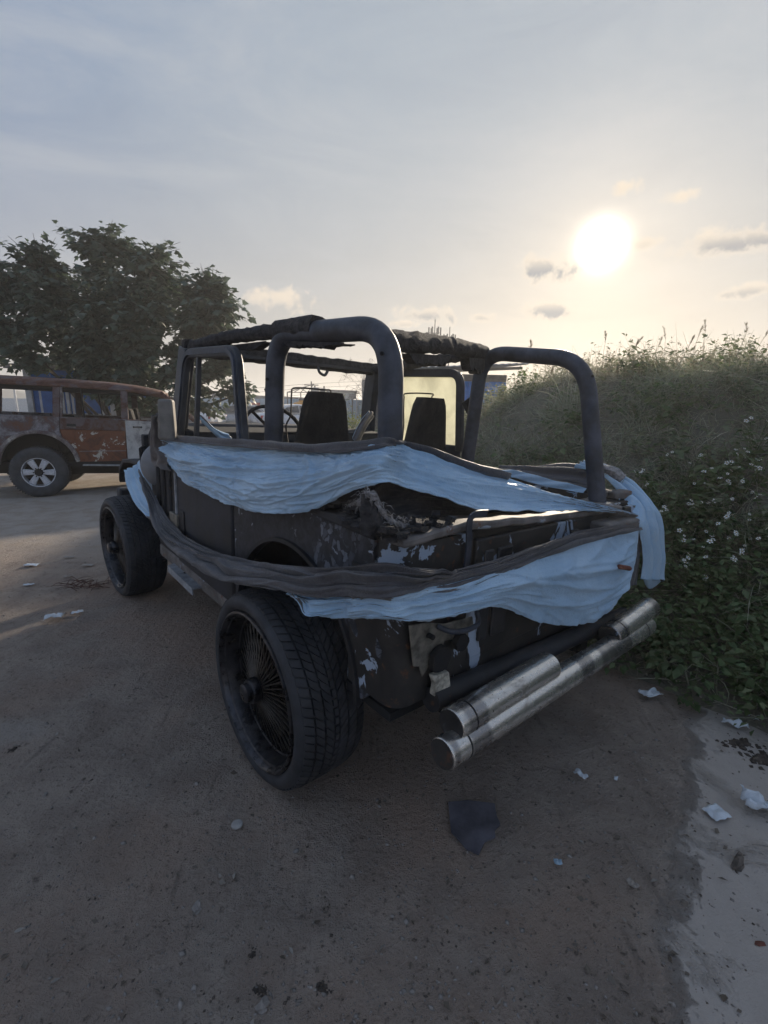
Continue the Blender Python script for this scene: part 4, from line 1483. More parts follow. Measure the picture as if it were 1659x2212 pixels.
# wing drape at the front end of the same tarp
f0 = [cp(a, b_, 'x', x) for a, b_, x in [(296, 1004, -0.765), (303, 1030, -0.770), (316, 1062, -0.775), (334, 1094, -0.780), (347, 1122, -0.785), (350, 1136, -0.790)]]
f1 = [cp(a, b_, 'x', x) for a, b_, x in [(282, 1010, -0.800), (284, 1036, -0.810), (298, 1074, -0.815), (316, 1104, -0.815), (336, 1128, -0.805), (349, 1139, -0.800)]]
f2 = [cp(a, b_, 'x', x) for a, b_, x in [(269, 1017, -0.815), (274, 1040, -0.825), (285, 1072, -0.830), (302, 1100, -0.825), (328, 1124, -0.815), (348, 1142, -0.800)]]
wd = sheet('wing_drape', [f0, f1, f2], 80, 40, lambda u, v, s_: .010 * math.sin(v * 16 + 2.5 * wr_noise(u, v, 3, 1, 51)) + .006 * (1 - abs(wr_noise(u, v, 4, 6, 52)) * 3), [M['tarp'], M['tarp_in']], .004, .003, 9, flip=True)
wd.parent = lower
wd.matrix_local = Matrix.Identity(4)
ctop = [p + Vector((.30, .02, .03)) for p in f0[:3]] + [f0[3] + Vector((.06, 0, .02))]
wt2 = sheet('wing_drape', [[Vector((p.x + .22, p.y + .10, .975)) for p in f0[:4]], [Vector((p.x + .06, p.y + .04, .985)) for p in f0[:4]], f0[:4]], 50, 24,
            lambda u, v, s_: .010 * math.sin(u * 12 + v * 8), [M['tarp'], M['tarp_in']], .004, 0, 0, flip=True)
wt2.parent = lower
wt2.matrix_local = Matrix.Identity(4)
# rust peg that pins the sheet
pg0, pg1 = cp(1338, 1224, 'y', -.765), cp(1360, 1228, 'y', -.76)
pk = MB().tube([pg0, pg1], .010, 10).build('peg', M['peg'], lower, 40, bevel=.002)
pk.matrix_local = Matrix.Identity(4)

# right-hand drape that falls over the far corner
d0 = [cp(1240, 1008, 'x', .79), cp(1291, 1022, 'x', .80), cp(1331, 1054, 'x', .80), cp(1360, 1088, 'y', -.60), cp(1378, 1122, 'y', -.66), cp(1387, 1160, 'y', -.68), cp(1388, 1210, 'y', -.68), cp(1388, 1252, 'y', -.68)]
d2_ = [cp(1250, 1000, 'x', .85), cp(1296, 1010, 'x', .90), cp(1328, 1026, 'x', .93), cp(1362, 1047, 'x', .95), cp(1393, 1084, 'y', -.58), cp(1421, 1118, 'y', -.60), cp(1426, 1190, 'y', -.62), cp(1428, 1256, 'y', -.62)]
dm = [a.lerp(b_, .5) + Vector((.02, -.03, .012)) for a, b_ in zip(d0, d2_)]
dr = sheet('tarp', [d0, dm, d2_], 150, 80, lambda u, v, s_: .038 * (abs(math.sin(v * 15 + 2.0 * wr_noise(u, v, 3, 1.2, 61))) ** .6 - .5) * (.55 + .45 * math.sin(v * math.pi)) + .006 * wr_noise(u, v, 9, 5, 63), [M['tarp'], M['tarp_in']], .004, 0, 0, flip=False)
tag(dr, 'narrow pleated blue tarp strip hanging over the far rear corner of the jeep', 'tarp')
fold = [cp(1389, 1250, 'y', -.682), cp(1402, 1250, 'y', -.69), cp(1416, 1253, 'y', -.67), cp(1428, 1254, 'y', -.63)]
fold2 = [cp(1393, 1262, 'y', -.66), cp(1402, 1272, 'y', -.66), cp(1414, 1268, 'y', -.65), cp(1427, 1257, 'y', -.62)]
fd = sheet('turned_hem', [fold, fold2], 24, 10, lambda u, v, s_: 0, [M['tarp'], M['tarp_in']], .004, flip=True)
fd.parent = dr
fd.matrix_local = Matrix.Identity(4)
gs = sheet('grey_strip', [[cp(a, b_, 'y', -.665) for a, b_ in [(1372, 1148), (1369, 1185), (1360, 1230), (1357, 1266)]], [cp(a, b_, 'y', -.66) for a, b_ in [(1386, 1148), (1386, 1185), (1384, 1215), (1374, 1264)]]], 40, 16,
           lambda u, v, s_: .006 * math.sin(v * 9 + u * 4), [M['rope']], .003, flip=False)
gs.parent = dr
gs.matrix_local = Matrix.Identity(4)
# far rail: cloth heaped on the right side of the tub
e0 = [cp(a, b_, 'x', .76) for a, b_ in [(1078, 1018), (1130, 1022), (1180, 1036), (1230, 1048), (1272, 1058)]]
e2 = [cp(a, b_, 'x', .86) for a, b_ in [(1080, 1013), (1130, 1013), (1180, 1004), (1225, 1000), (1285, 1008)]]
e1 = [a.lerp(b_, .5) + Vector((-.01, 0, .02)) for a, b_ in zip(e0, e2)]
eh = sheet('tarp', [e0, e1, e2], 100, 34, lambda u, v, s_: .012 * math.sin(v * 15 + 2 * wr_noise(u, v, 3, 1, 71)) * math.sin(v * math.pi), [M['rope'], M['tarp_in']], .004, flip=False)
tag(eh, 'heap of grey and blue cloth lying along the far rail of the jeep tub', 'tarp')
e3 = [p + Vector((-.030, 0, .012)) for p in e0]
e4 = [p + Vector((-.055, 0, -.030)) for p in e0]
eb = sheet('pale_edge', [e3, e4], 60, 10, lambda u, v, s_: .006 * math.sin(v * 6 + u * 20), [M['tarp']], .003, flip=False)
eb.parent = eh
eb.matrix_local = Matrix.Identity(4)
# cloth ends knotted to the windscreen posts
for i, (pl, sg) in enumerate((([(428, 900, 'y', 1.25), (448, 918, 'y', 1.20), (474, 942, 'y', 1.12), (500, 956, 'y', 1.06)], -1), ([(800, 893, 'y', 1.20), (786, 912, 'y', 1.15), (774, 935, 'y', 1.12), (764, 960, 'y', 1.10)], 1))):
    c_ = [cp(*p) for p in pl]
    w_ = .035
    o_ = sheet('tarp', [[p + Vector((-w_ * .4, 0, w_ * .5 + .01 * k)) for k, p in enumerate(c_)], [p + Vector((0, -.03, 0)) for p in c_], [p + Vector((w_ * .6, 0, -w_ * .7)) for p in c_]], 40, 22,
               lambda u, v, s_: .009 * math.sin(v * 14 + 2 * wr_noise(u, v, 4, 1, 81)), [M['tarp'], M['tarp_in']], .003, flip=True)
    tag(o_, ('twisted blue cloth end tied at the near windscreen post of the jeep', 'twisted blue cloth end hanging from the far windscreen post of the jeep')[i], 'tarp')

# ================================================================== burnt estate car on the left
SM = Matrix.Translation((-5.29, 7.2, 0)) @ Matrix.Rotation(R(22), 4, 'Z') @ Matrix.Rotation(R(2.2), 4, 'Y')
suv = empty('burnt_estate_car', SM)
tag(suv, 'rusty burnt-out estate car with glassless windows standing under the tree', 'car')


def sp(name, mb, mat, smooth=35, bevel=0, parent=None):
    return mb.build(name, mat, parent or suv, smooth, bevel=bevel)


def sarc(cx_, cz, r, a0, a1, n=14):
    return [(cx_ + r * math.cos(R(a0 + (a1 - a0) * k / n)), cz + r * math.sin(R(a0 + (a1 - a0) * k / n))) for k in range(n + 1)]


for y0, sg in ((.05, 1), (1.80, -1)):
    near = sg > 0
    ya, yb = y0, y0 + sg * .035
    quarter = [(-1.02, .60), (-.52, .56)] + sarc(.03, .47, .495, 170, 50, 14) + [(.318, 1.02), (.330, 1.205), (-1.02, 1.205)]
    sp('quarter_panel', MB().prism(quarter, 'y', ya, yb), M['su_quarter'], bevel=.008)
    rd_lo = [(.325, 1.035)] + sarc(.03, .47, .495, 48, 12, 8) + [(.56, .535), (1.212, .555), (1.205, 1.035)]
    rd = sp('rear_door', MB().prism(rd_lo, 'y', ya, yb), M['su_rdoor_lo'], bevel=.006)
    sp('door_upper', MB().prism([(.328, 1.042), (1.205, 1.042), (1.203, 1.205), (.334, 1.205)], 'y', ya + sg * .004, yb), M['su_rdoor_up'], bevel=.006, parent=rd)
    sp('crease', MB().strip([(.33, ya - sg * .002, 1.040), (1.204, ya - sg * .002, 1.040)], .010, .010, (0, 0, 1)), M['su_rdoor_up'], parent=rd)
    sp('lower_crease', MB().strip([(.56, ya - sg * .002, .70), (1.208, ya - sg * .002, .72)], .008, .012, (0, 0, 1)), M['su_flare'], parent=rd)
    sp('handle', MB().bb(.42, .54, ya - sg * .004, ya, 1.075, 1.12), M['dark'], parent=rd, bevel=.004)
    sp('handle_rim', MB().strip([(.42, ya - sg * .004, 1.072), (.54, ya - sg * .004, 1.072)], .012, .008, (0, 0, 1)), M['su_flare'], parent=rd)
    fd_ = sp('front_door', MB().prism([(1.222, .56), (2.18, .56), (2.24, .75), (2.24, 1.205), (1.216, 1.205)], 'y', ya, yb), M['su_fdoor'], bevel=.008)
    sp('handle', MB().tube([(1.33, ya - sg * .014, 1.10), (1.45, ya - sg * .014, 1.105)], .008, 8), M['dark'], parent=fd_)
    for x in (1.335, 1.445):
        sp('handle_mount', MB().tube([(x, ya - sg * .012, 1.10), (x, ya, 1.10)], .014, 8), M['dark'], parent=fd_)
    sp('front_wing', MB().prism([(2.255, .60), (2.46, .56)] + sarc(2.97, .46, .48, 172, 10, 14) + [(3.58, .58), (3.60, 1.02), (3.2, 1.12), (2.255, 1.18)], 'y', ya, yb), M['su_quarter'], bevel=.01)
    # flared arch lips
    for cx_ in (.03, 2.97):
        pts = [(x, ya - sg * .02, z) for x, z in sarc(cx_, .47, .515, 178, 8, 22)]
        sp('arch_flare', MB().strip(pts, .055, .075, (0, 1, 0)), M['su_flare'], bevel=.012)
    # posts and gutter of the glasshouse (leaning in)
    yi = ya + sg * .10

    def post(name, x0, x1, w_, mat):
        sp(name, MB().strip([(x0, ya + sg * .02, 1.20), (x1, yi, 1.685)], w_, .05, (0, 1, 0)), mat, bevel=.008)
    post('rear_post', -.95, -.88, .14, M['su_roof'])
    post('centre_post', .290, .310, .095, M['su_rdoor_up'])
    post('door_post', .355, .375, .026, M['su_flare'])
    post('middle_post', 1.215, 1.215, .10, M['su_rdoor_up'])
    post('quarter_light_bar', .66, .62, .014, M['dark'])
    sp('screen_post', MB().strip([(2.28, ya + sg * .03, 1.20), (2.05, ya + sg * .06, 1.40), (1.74, yi, 1.665)], .06, .05, (0, 1, 0)), M['su_roof'], bevel=.008)
    sp('gutter', MB().strip([(-1.0, yi - sg * .02, 1.675), (.4, yi - sg * .02, 1.682), (1.2, yi - sg * .02, 1.672), (1.76, yi - sg * .02, 1.635)], .045, .035, (0, 0, 1)), M['su_roof'], bevel=.008)
    sp('belt_strip', MB().strip([(-1.0, ya + sg * .02, 1.212), (2.24, ya + sg * .02, 1.208)], .05, .018, (0, 0, 1)), M['su_quarter'], bevel=.004)
    sp('sill_trim', MB().strip([(.60, ya - sg * .03, .49), (2.3, ya - sg * .03, .485)], .07, .022, (0, 0, 1)), M['steel'], bevel=.006)
    sp('sill', MB().bb(.55, 2.42, ya + sg * .002, yb + sg * .06, .44, .552), M['su_dark'])
    if near:
        sp('fuel_flap', MB().bb(-.52, -.385, ya - .004, ya, .86, 1.0), M['su_quarter'], bevel=.01)
# roof with rounded edges and a rolled front
rg = []
for x, dz in ((-1.06, -.05), (-1.02, -.01), (-.9, .0), (-.2, .008), (.5, .008), (1.0, .0), (1.35, -.025), (1.6, -.06), (1.74, -.085), (1.80, -.115)):
    row = []
    for k in range(17):
        f_ = k / 16 * 2 - 1
        row.append(Vector((x, .925 + f_ * .79, 1.77 + dz - .075 * abs(f_) ** 8 - .012 * f_ * f_ + .004 * mnoise.noise(Vector((x * 4, f_ * 5, 0))))))
    rg.append(row)
ro = sp('roof', MB().grid(rg), M['su_roof'], smooth=60)
sm_ = ro.modifiers.new('solid', 'SOLIDIFY')
sm_.thickness = .05
sm_.offset = 0
sp('chassis', MB().bb(-.95, 3.5, .45, 1.40, .30, .46), M['su_dark'])
for x in (.01, 2.97):
    sp('axle', MB().tube([(x, .15, .37), (x, 1.7, .37)], .06, 10), M['su_dark'])
sp('headlining', MB().bb(-1.0, 1.66, .17, 1.68, 1.60, 1.66), M['su_dark'])
sp('floor', MB().bb(-1.0, 3.5, .10, 1.75, .46, .52), M['su_dark'])
sp('tailgate', MB().bb(-1.05, -1.02, .10, 1.75, .55, 1.205), M['su_quarter'], bevel=.01)
sp('firewall', MB().bb(2.26, 2.32, .10, 1.75, .5, 1.18), M['su_dark'])
sp('bonnet', MB().prism([(2.28, 1.05), (2.28, 1.19), (3.3, 1.13), (3.58, 1.06), (3.58, .9)], 'y', .14, 1.71), M['su_roof'], bevel=.03)
gr_ = sp('nose', MB().bb(3.56, 3.62, .10, 1.75, .55, 1.04), M['su_quarter'], bevel=.02)
for y in (.32, 1.53):
    sp('headlight', MB().bb(3.615, 3.64, y - .15, y + .15, .80, .98), M['glass'], bevel=.01)
sp('front_bumper', MB().bb(3.60, 3.76, .06, 1.79, .48, .68), M['su_dark'], bevel=.03)
sp('rear_bumper', MB().bb(-1.18, -1.02, .06, 1.79, .48, .66), M['su_dark'], bevel=.03)
for y in (.42, 1.30):
    sp('seat_shell', MB().box((1.30, y, 1.02), (.12, .44, .72), Matrix.Rotation(R(-12), 3, 'Y')), M['su_dark'], bevel=.04)
    sp('seat_base', MB().bb(1.33, 1.85, y - .24, y + .24, .52, .82), M['su_dark'], bevel=.04)
sp('bench_back', MB().box((.25, .92, .92), (.12, 1.3, .60), Matrix.Rotation(R(-12), 3, 'Y')), M['su_dark'], bevel=.04)
for x in (.02, 2.97):
    for y0_, y1_ in ((.10, .34), (1.50, 1.75)):
        q = MB()
        ar = sarc(x, .47, .50, 0, 180, 14)
        q.grid([[Vector((a, y0_, b_)) for a, b_ in ar], [Vector((a, y1_, b_)) for a, b_ in ar]])
        yw_ = y1_ if y0_ < 1 else y0_
        q.add([Vector((a, yw_, b_)) for a, b_ in ar] + [Vector((x - .5, yw_, .30)), Vector((x + .5, yw_, .30))], [tuple(range(15)) , (0, 14, 15, 16)])
        sp('wheel_arch_liner', q, M['su_dark'])
sus_t = [(.20, .030), (.225, .008), (.28, -.004), (.335, .0), (.365, .015), (.380, .04), (.385, .08), (.386, .13), (.385, .19), (.380, .23), (.36, .255), (.28, .27), (.20, .25)]


def suv_wheel(x, near):
    w = empty('wheel', Matrix.Translation((x, .0 if near else 1.85, .372)) @ Matrix.Rotation(R(90), 4, 'Z') @ (Matrix.Rotation(0 if near else R(180), 4, 'Z')), suv)
    MB().lathe(sus_t, 64).build('tyre', M['su_tyre'], w, 50)
    q = MB()
    for k in range(60):
        a = 2 * math.pi * k / 60
        for x0 in (.035, .16):
            da = .055
            vs = []
            for lv, sc in ((-.012, 1), (.006, .9)):
                for dx, dd in ((0, 0), (.085, 0), (.085, 1), (0, 1)):
                    aa = a + da * dd + (.02 if x0 > .1 else 0)
                    vs.append((x0 + dx, (.383 + lv) * math.cos(aa), (.383 + lv) * math.sin(aa)))
            q.add(vs, [(4, 5, 6, 7), (0, 1, 5, 4), (1, 2, 6, 5), (2, 3, 7, 6), (3, 0, 4, 7)])
    q.build('tread', M['su_tyre'], w, 0)['kind'] = 'stuff'
    MB().lathe([(.222, .05), (.226, .02), (.222, .008), (.212, .010), (.205, .03), (.198, .09), (.19, .2)], 56).build('rim', M['alloy'], w, 40)
    MB().lathe([(0, .10), (.20, .10)], 40).build('rim_back', M['su_dark'], w, 40)
    for k in range(6):
        rot = Matrix.Rotation(2 * math.pi * k / 6 + .52, 4, 'X')
        s_ = MB().prism([(-.034, .05), (.034, .05), (.050, .205), (-.050, .205)], 'x', .022, .055)
        s_.build('spoke', M['alloy'], w, 35, mw=rot, bevel=.010)
    MB().lathe([(0, .012), (.045, .012), (.052, .022), (.075, .03), (.08, .06)], 30).build('hub', M['su_dark'], w, 40)
    for k in range(6):
        a = 2 * math.pi * (k + .5) / 6 + .52
        MB().tube([(.012, .066 * math.cos(a), .066 * math.sin(a)), (.034, .066 * math.cos(a), .066 * math.sin(a))], .010, 8).build('wheel_nut', M['su_dark'], w, 40)


for x in (.01, 2.97):
    suv_wheel(x, True)
    suv_wheel(x, False)


# ================================================================== tree behind the estate car
def leaf_outline():
    pts = [(0, 0), (.20, .06), (.50, -.04), (.40, .22), (.58, .40), (.34, .50), (.24, .70), (.0, 1.05)]
    return [(x, y) for x, y in pts] + [(-x, y) for x, y in reversed(pts[1:-1])]


LO = leaf_outline()


def leaf_arrays(centers, dirs, ups, sizes, fold=.16):
    """numpy batch of lobed leaves: fan of triangles round the centre"""
    n = len(centers)
    k = len(LO)
    d = dirs / np.linalg.norm(dirs, axis=1, keepdims=True)
    s_ = np.cross(d, ups)
    s_ /= np.linalg.norm(s_, axis=1, keepdims=True) + 1e-9
    nn = np.cross(s_, d)
    loc = [(0, .42)] + LO
    V = np.zeros((n, k + 1, 3))
    for i, (x, y) in enumerate(loc):
        droop = -.22 * y * y
        V[:, i, :] = centers + sizes[:, None] * (s_ * x + d * y + nn * (droop - fold * abs(x)))
    F = np.array([[0, 1 + i, 1 + (i + 1) % k] for i in range(k)])
    Fa = (F[None] + (np.arange(n) * (k + 1))[:, None, None]).reshape(-1, 3)
    return V.reshape(-1, 3), Fa


TB = Vector((-6.25, 11.5, 0))
tree = empty('tree', Matrix.Translation(TB))
tag(tree, 'spreading broad-leaved tree behind the rusty estate car', 'tree')
lobes = []
for px, py, y, r_ in [(20, 640, 11.0, 1.15), (90, 600, 10.8, 1.0), (170, 575, 11.2, .95), (232, 556, 11.4, .62), (290, 590, 11.0, .95), (370, 605, 11.2, .85), (435, 620, 11.4, .68), (458, 668, 11.2, .70), (400, 690, 10.7, .95),
                      (300, 690, 10.5, 1.05), (200, 680, 10.6, 1.05), (110, 690, 10.6, .95), (25, 730, 10.8, .80), (470, 715, 11.5, .45), (420, 760, 11.2, .75), (340, 790, 10.9, .70), (460, 815, 11.4, .55), (250, 790, 11.0, .60), (520, 850, 11.6, .40),
                      (440, 880, 11.4, .50), (370, 860, 11.2, .55), (-70, 640, 11.2, 1.2), (-60, 730, 11.4, 1.0), (120, 770, 11.6, .45), (300, 860, 11.4, .55), (230, 640, 12.6, 1.2), (380, 660, 12.6, 1.0), (80, 660, 12.6, 1.1), (240, 500, 11.5, .30), (480, 610, 11.4, .40)]:
    lobes.append((wy(px, py, y), r_))
for k in range(30):
    px = rnd.uniform(-60, 500)
    topy = 520 + .0009 * (px - 235) ** 2
    lobes.append((wy(px, rnd.uniform(topy + 55, 800), rnd.uniform(10.3, 12.4)), rnd.uniform(.40, .62)))
for px, py, r_ in ((400, 580, .60), (345, 560, .65), (450, 606, .50), (478, 640, .48), (495, 690, .42), (60, 575, .70), (125, 562, .70), (300, 545, .55), (185, 535, .50), (420, 640, .75), (490, 740, .45), (355, 640, .8)):
    lobes.append((wy(px, py, rnd.uniform(10.8, 11.6)), r_))
for px, py in ((150, 800), (190, 830), (235, 850), (280, 835), (330, 840), (385, 820), (215, 800), (270, 870), (320, 880)):
    lobes.append((wy(px, py, rnd.uniform(10.2, 10.8)), .42))
limb_ends = [lobes[i][0] for i in (0, 1, 3, 4, 7, 9, 10, 12, 14, 16, 18, 21, 25, 26, 27)]
wood = MB()
limb_pts = []
for i, e in enumerate(limb_ends):
    st_ = TB + Vector((rnd.uniform(-.12, .12), rnd.uniform(-.12, .12), 0))
    mid = st_.lerp(e, .45) + Vector((0, 0, .18 + .06 * (e - st_).length))
    f0_ = st_ + Vector(((e.x - st_.x) * .10, (e.y - st_.y) * .10, .75))
    c_ = cr([st_, f0_, mid, e], 22)
    r0 = rnd.uniform(.050, .085)
    wood.tube(c_, [r0 * (1 - .82 * k / 21) for k in range(22)], 7, rough=.12, seed=i)
    limb_pts += c_[6:]
cen_l, dir_l, size_l = [], [], []
for (c, r_) in lobes:
    ntip = int(31 * r_ ** 2.1) + 7
    for k in range(ntip):
        v_ = Vector((rnd.gauss(0, 1), rnd.gauss(0, 1), rnd.gauss(0, 1))).normalized() * r_ * rnd.uniform(.35, 1.0) ** .6
        tip = c + Vector((v_.x, v_.y * .9, v_.z * .85))
        if tip.z < .9:
            continue
        near_ = min(limb_pts, key=lambda p: (p - tip).length_squared + (1.5 if p.z > tip.z + .2 else 0))
        tw = cr([near_, near_.lerp(tip, .5) + Vector((0, 0, .10)), tip], 7)
        wood.tube(tw, [.014, .012, .010, .008, .007, .005, .003], 4, cap=False)
        out_ = (tip - near_).normalized()
        for q_ in range(rnd.randint(13, 20)):
            f_ = rnd.uniform(.35, 1.0)
            b_ = tw[min(6, int(f_ * 6))]
            az = rnd.uniform(0, 6.28)
            off = Vector((math.cos(az), math.sin(az), rnd.uniform(-.3, .6)))
            cen_l.append(b_ + off * rnd.uniform(.03, .17))
            dir_l.append(off * .8 + out_ * .6 + Vector((0, 0, -rnd.uniform(.1, 1.0))))
            size_l.append(rnd.uniform(.08, .165))
wood.v = [tuple(Vector(v_) - TB) for v_ in wood.v]
wood.build('trunk', M['bark'], tree, 50)
cen_a = np.array([tuple(c - TB) for c in cen_l])
dir_a = np.array([tuple(d_) for d_ in dir_l])
siz_a = np.array(size_l)
up_a = np.tile([0, 0, 1.0], (len(cen_a), 1)) + nrs.normal(0, .35, (len(cen_a), 3))
# the leaves nearest the viewer are objects of their own, the rest one crown
dist = np.linalg.norm(cen_a + np.array(TB) - np.array([0, 0, CAMH]), axis=1) - siz_a * 6
order = np.argsort(dist)
V_, F_ = leaf_arrays(cen_a[order[220:]], dir_a[order[220:]], up_a[order[220:]], siz_a[order[220:]])
tag(fast_mesh('crown', V_, F_, M['leaf'], tree), kind='stuff')
Vl, Fl = leaf_arrays(np.zeros((1, 3)), np.array([[0, 1.0, 0]]), np.array([[0, 0, 1.0]]), np.array([1.0]))
leaf_me = None
for i in order[:220]:
    d_ = Vector(dir_a[i]).normalized()
    s_ = d_.cross(Vector(up_a[i])).normalized()
    n_ = s_.cross(d_)
    mt = Matrix((s_, d_, n_)).transposed().to_4x4()
    mt = Matrix.Translation(Vector(cen_a[i])) @ mt @ Matrix.Scale(float(siz_a[i]), 4)
    if leaf_me is None:
        o_ = fast_mesh('leaf', Vl, Fl, M['leaf'], tree, mt)
        leaf_me = o_.data
    else:
        o_ = bpy.data.objects.new('leaf', leaf_me)
        COL.objects.link(o_)
        o_.parent = tree
        o_.matrix_local = mt

# ================================================================== huts, hoarding and yard behind
M['blue'] = plain('blue_panel', (.028, .105, .33), .55, var=.25, scale=4, bump=.15)
M['blue2'] = plain('sky_blue_panel', (.055, .21, .60), .5, var=.2, scale=4, bump=.15)
M['pale'] = plain('pale_grey_paint', (.42, .44, .46), .6, var=.2, scale=6)
M['greyp'] = plain('grey_board', (.16, .16, .165), .7, var=.3, scale=6)
M['hoard'] = plain('light_blue_hoarding', (.30, .42, .52), .6, var=.12, scale=1.5, bump=.1)
M['conc'] = plain('concrete_grey', (.30, .285, .275), .85, var=.2, scale=2)
M['roofm'] = plain('metal_roof', (.34, .37, .42), .4, .3, var=.2, scale=5)
M['orange'] = plain('orange_plastic', (.62, .27, .03), .5, var=.15, scale=4)
M['red'] = plain('red_board', (.42, .06, .05), .6, var=.2)
M['whitep'] = plain('white_car_paint', (.68, .69, .71), .25, var=.05, scale=3, bump=0, coat=.5)
M['silver'] = plain('silver_car_paint', (.36, .38, .40), .3, .4, var=.08, scale=3, bump=0, coat=.5)
M['tail'] = plain('red_tail_lamp', (.40, .015, .02), .3, bump=0)
M['pole'] = plain('pole_grey', (.13, .125, .12), .8)
M['white'] = plain('white_paint', (.70, .70, .68), .6, var=.1)

hut = empty('guard_hut', Matrix.Translation((-9.5, 13.0, 0)))
tag(hut, 'small dark blue hut with pale corner posts and flat roof behind the rusty car', 'hut')


def hp_(name, mb, mat, bevel=0, parent=None):
    return mb.build(name, mat, parent or hut, 35, bevel=bevel)


hp_('wall', MB().bb(0.05, 2.25, .04, 1.9, .1, 2.22), M['blue'])
for x in (0.0, 2.2):
    for y in (0, 1.85):
        hp_('corner_post', MB().bb(x - .02, x + .14, y - .02, y + .10, 0, 2.24), M['pale'], .006)
hp_('roof', MB().bb(-.30, 2.6, -.30, 2.2, 2.24, 2.36), M['greyp'], .01)
hp_('lintel', MB().bb(.12, 2.2, .0, .04, 1.93, 2.00), M['pale'], .004)
for x0, x1 in ((.30, .95), (1.15, 2.0)):
    w_ = hp_('window', MB().bb(x0, x1, .02, .045, 1.05, 1.80), M['pale'], .004)
    hp_('pane', MB().bb(x0 + .07, x1 - .07, .012, .03, 1.12, 1.73), M['blue'], 0, w_)
hp_('door_panel', MB().bb(1.02, 1.10, .0, .04, .1, 1.9), M['pale'], .004)

shed = empty('blue_shed', Matrix.Translation((2.68, 11.0, 0)) @ Matrix.Rotation(R(6), 4, 'Z'))
tag(shed, 'blue metal shed with a slanted pale roof beyond the overgrown mound', 'shed')


def hs(name, mb, mat, bevel=0, parent=None):
    return mb.build(name, mat, parent or shed, 35, bevel=bevel)


for k in range(9):
    hs('wall_panel', MB().bb(-2.6 + .29 * k, -2.6 + .29 * k + .284, 0, .05, 0, 1.98), M['blue2'], .006)
hs('side_wall', MB().bb(-.04, 0.0, .05, 2.2, 0, 2.1), M['blue2'])
hs('back_wall', MB().bb(-2.6, -.04, 2.2, 2.24, 0, 2.2), M['blue2'])
hs('fascia', MB().bb(-2.6, 0.0, -.01, .05, 1.985, 2.13), M['greyp'], .004)
rf_ = MB()
rr_ = []
for x in np.linspace(-2.9, .32, 81):
    z = 2.16 + (x + 2.9) * .055 + .012 * math.sin(x * 42)
    rr_.append([Vector((x, -.45, z)), Vector((x, 2.5, z + .10))])
rf_.grid(rr_)
ro_ = hs('roof', rf_, M['roofm'])
md = ro_.modifiers.new('solid', 'SOLIDIFY')
md.thickness = .02
md.offset = 1
hs('roof_beam', MB().box((-1.3, -.10, 2.19), (3.2, .06, .06), Matrix.Rotation(R(-3.2), 3, 'Y')), M['conc'])

fence = empty('hoarding', Matrix.Translation((-16, 34, 0)))
tag(fence, 'long light blue hoarding of metal panels across the yard behind', 'fence')
for k in range(13):
    q = MB()
    x0 = k * 2.0
    prof = []
    for i in range(25):
        x = x0 + i * 2.0 / 24 * .99
        prof.append([Vector((x, .03 * (1 if (i // 2) % 2 else 0), .0)), Vector((x, .03 * (1 if (i // 2) % 2 else 0), 1.78))])
    q.grid(prof)
    q.build('panel', M['hoard'], fence, 0)
    MB().bb(x0 - .03, x0 + .03, -.05, -.002, 0, 1.86).build('post', M['pale'], fence, 0)
MB().bb(6.7, 7.3, -.08, -.06, 1.10, 1.50).build('notice_board', M['red'], fence, 0)


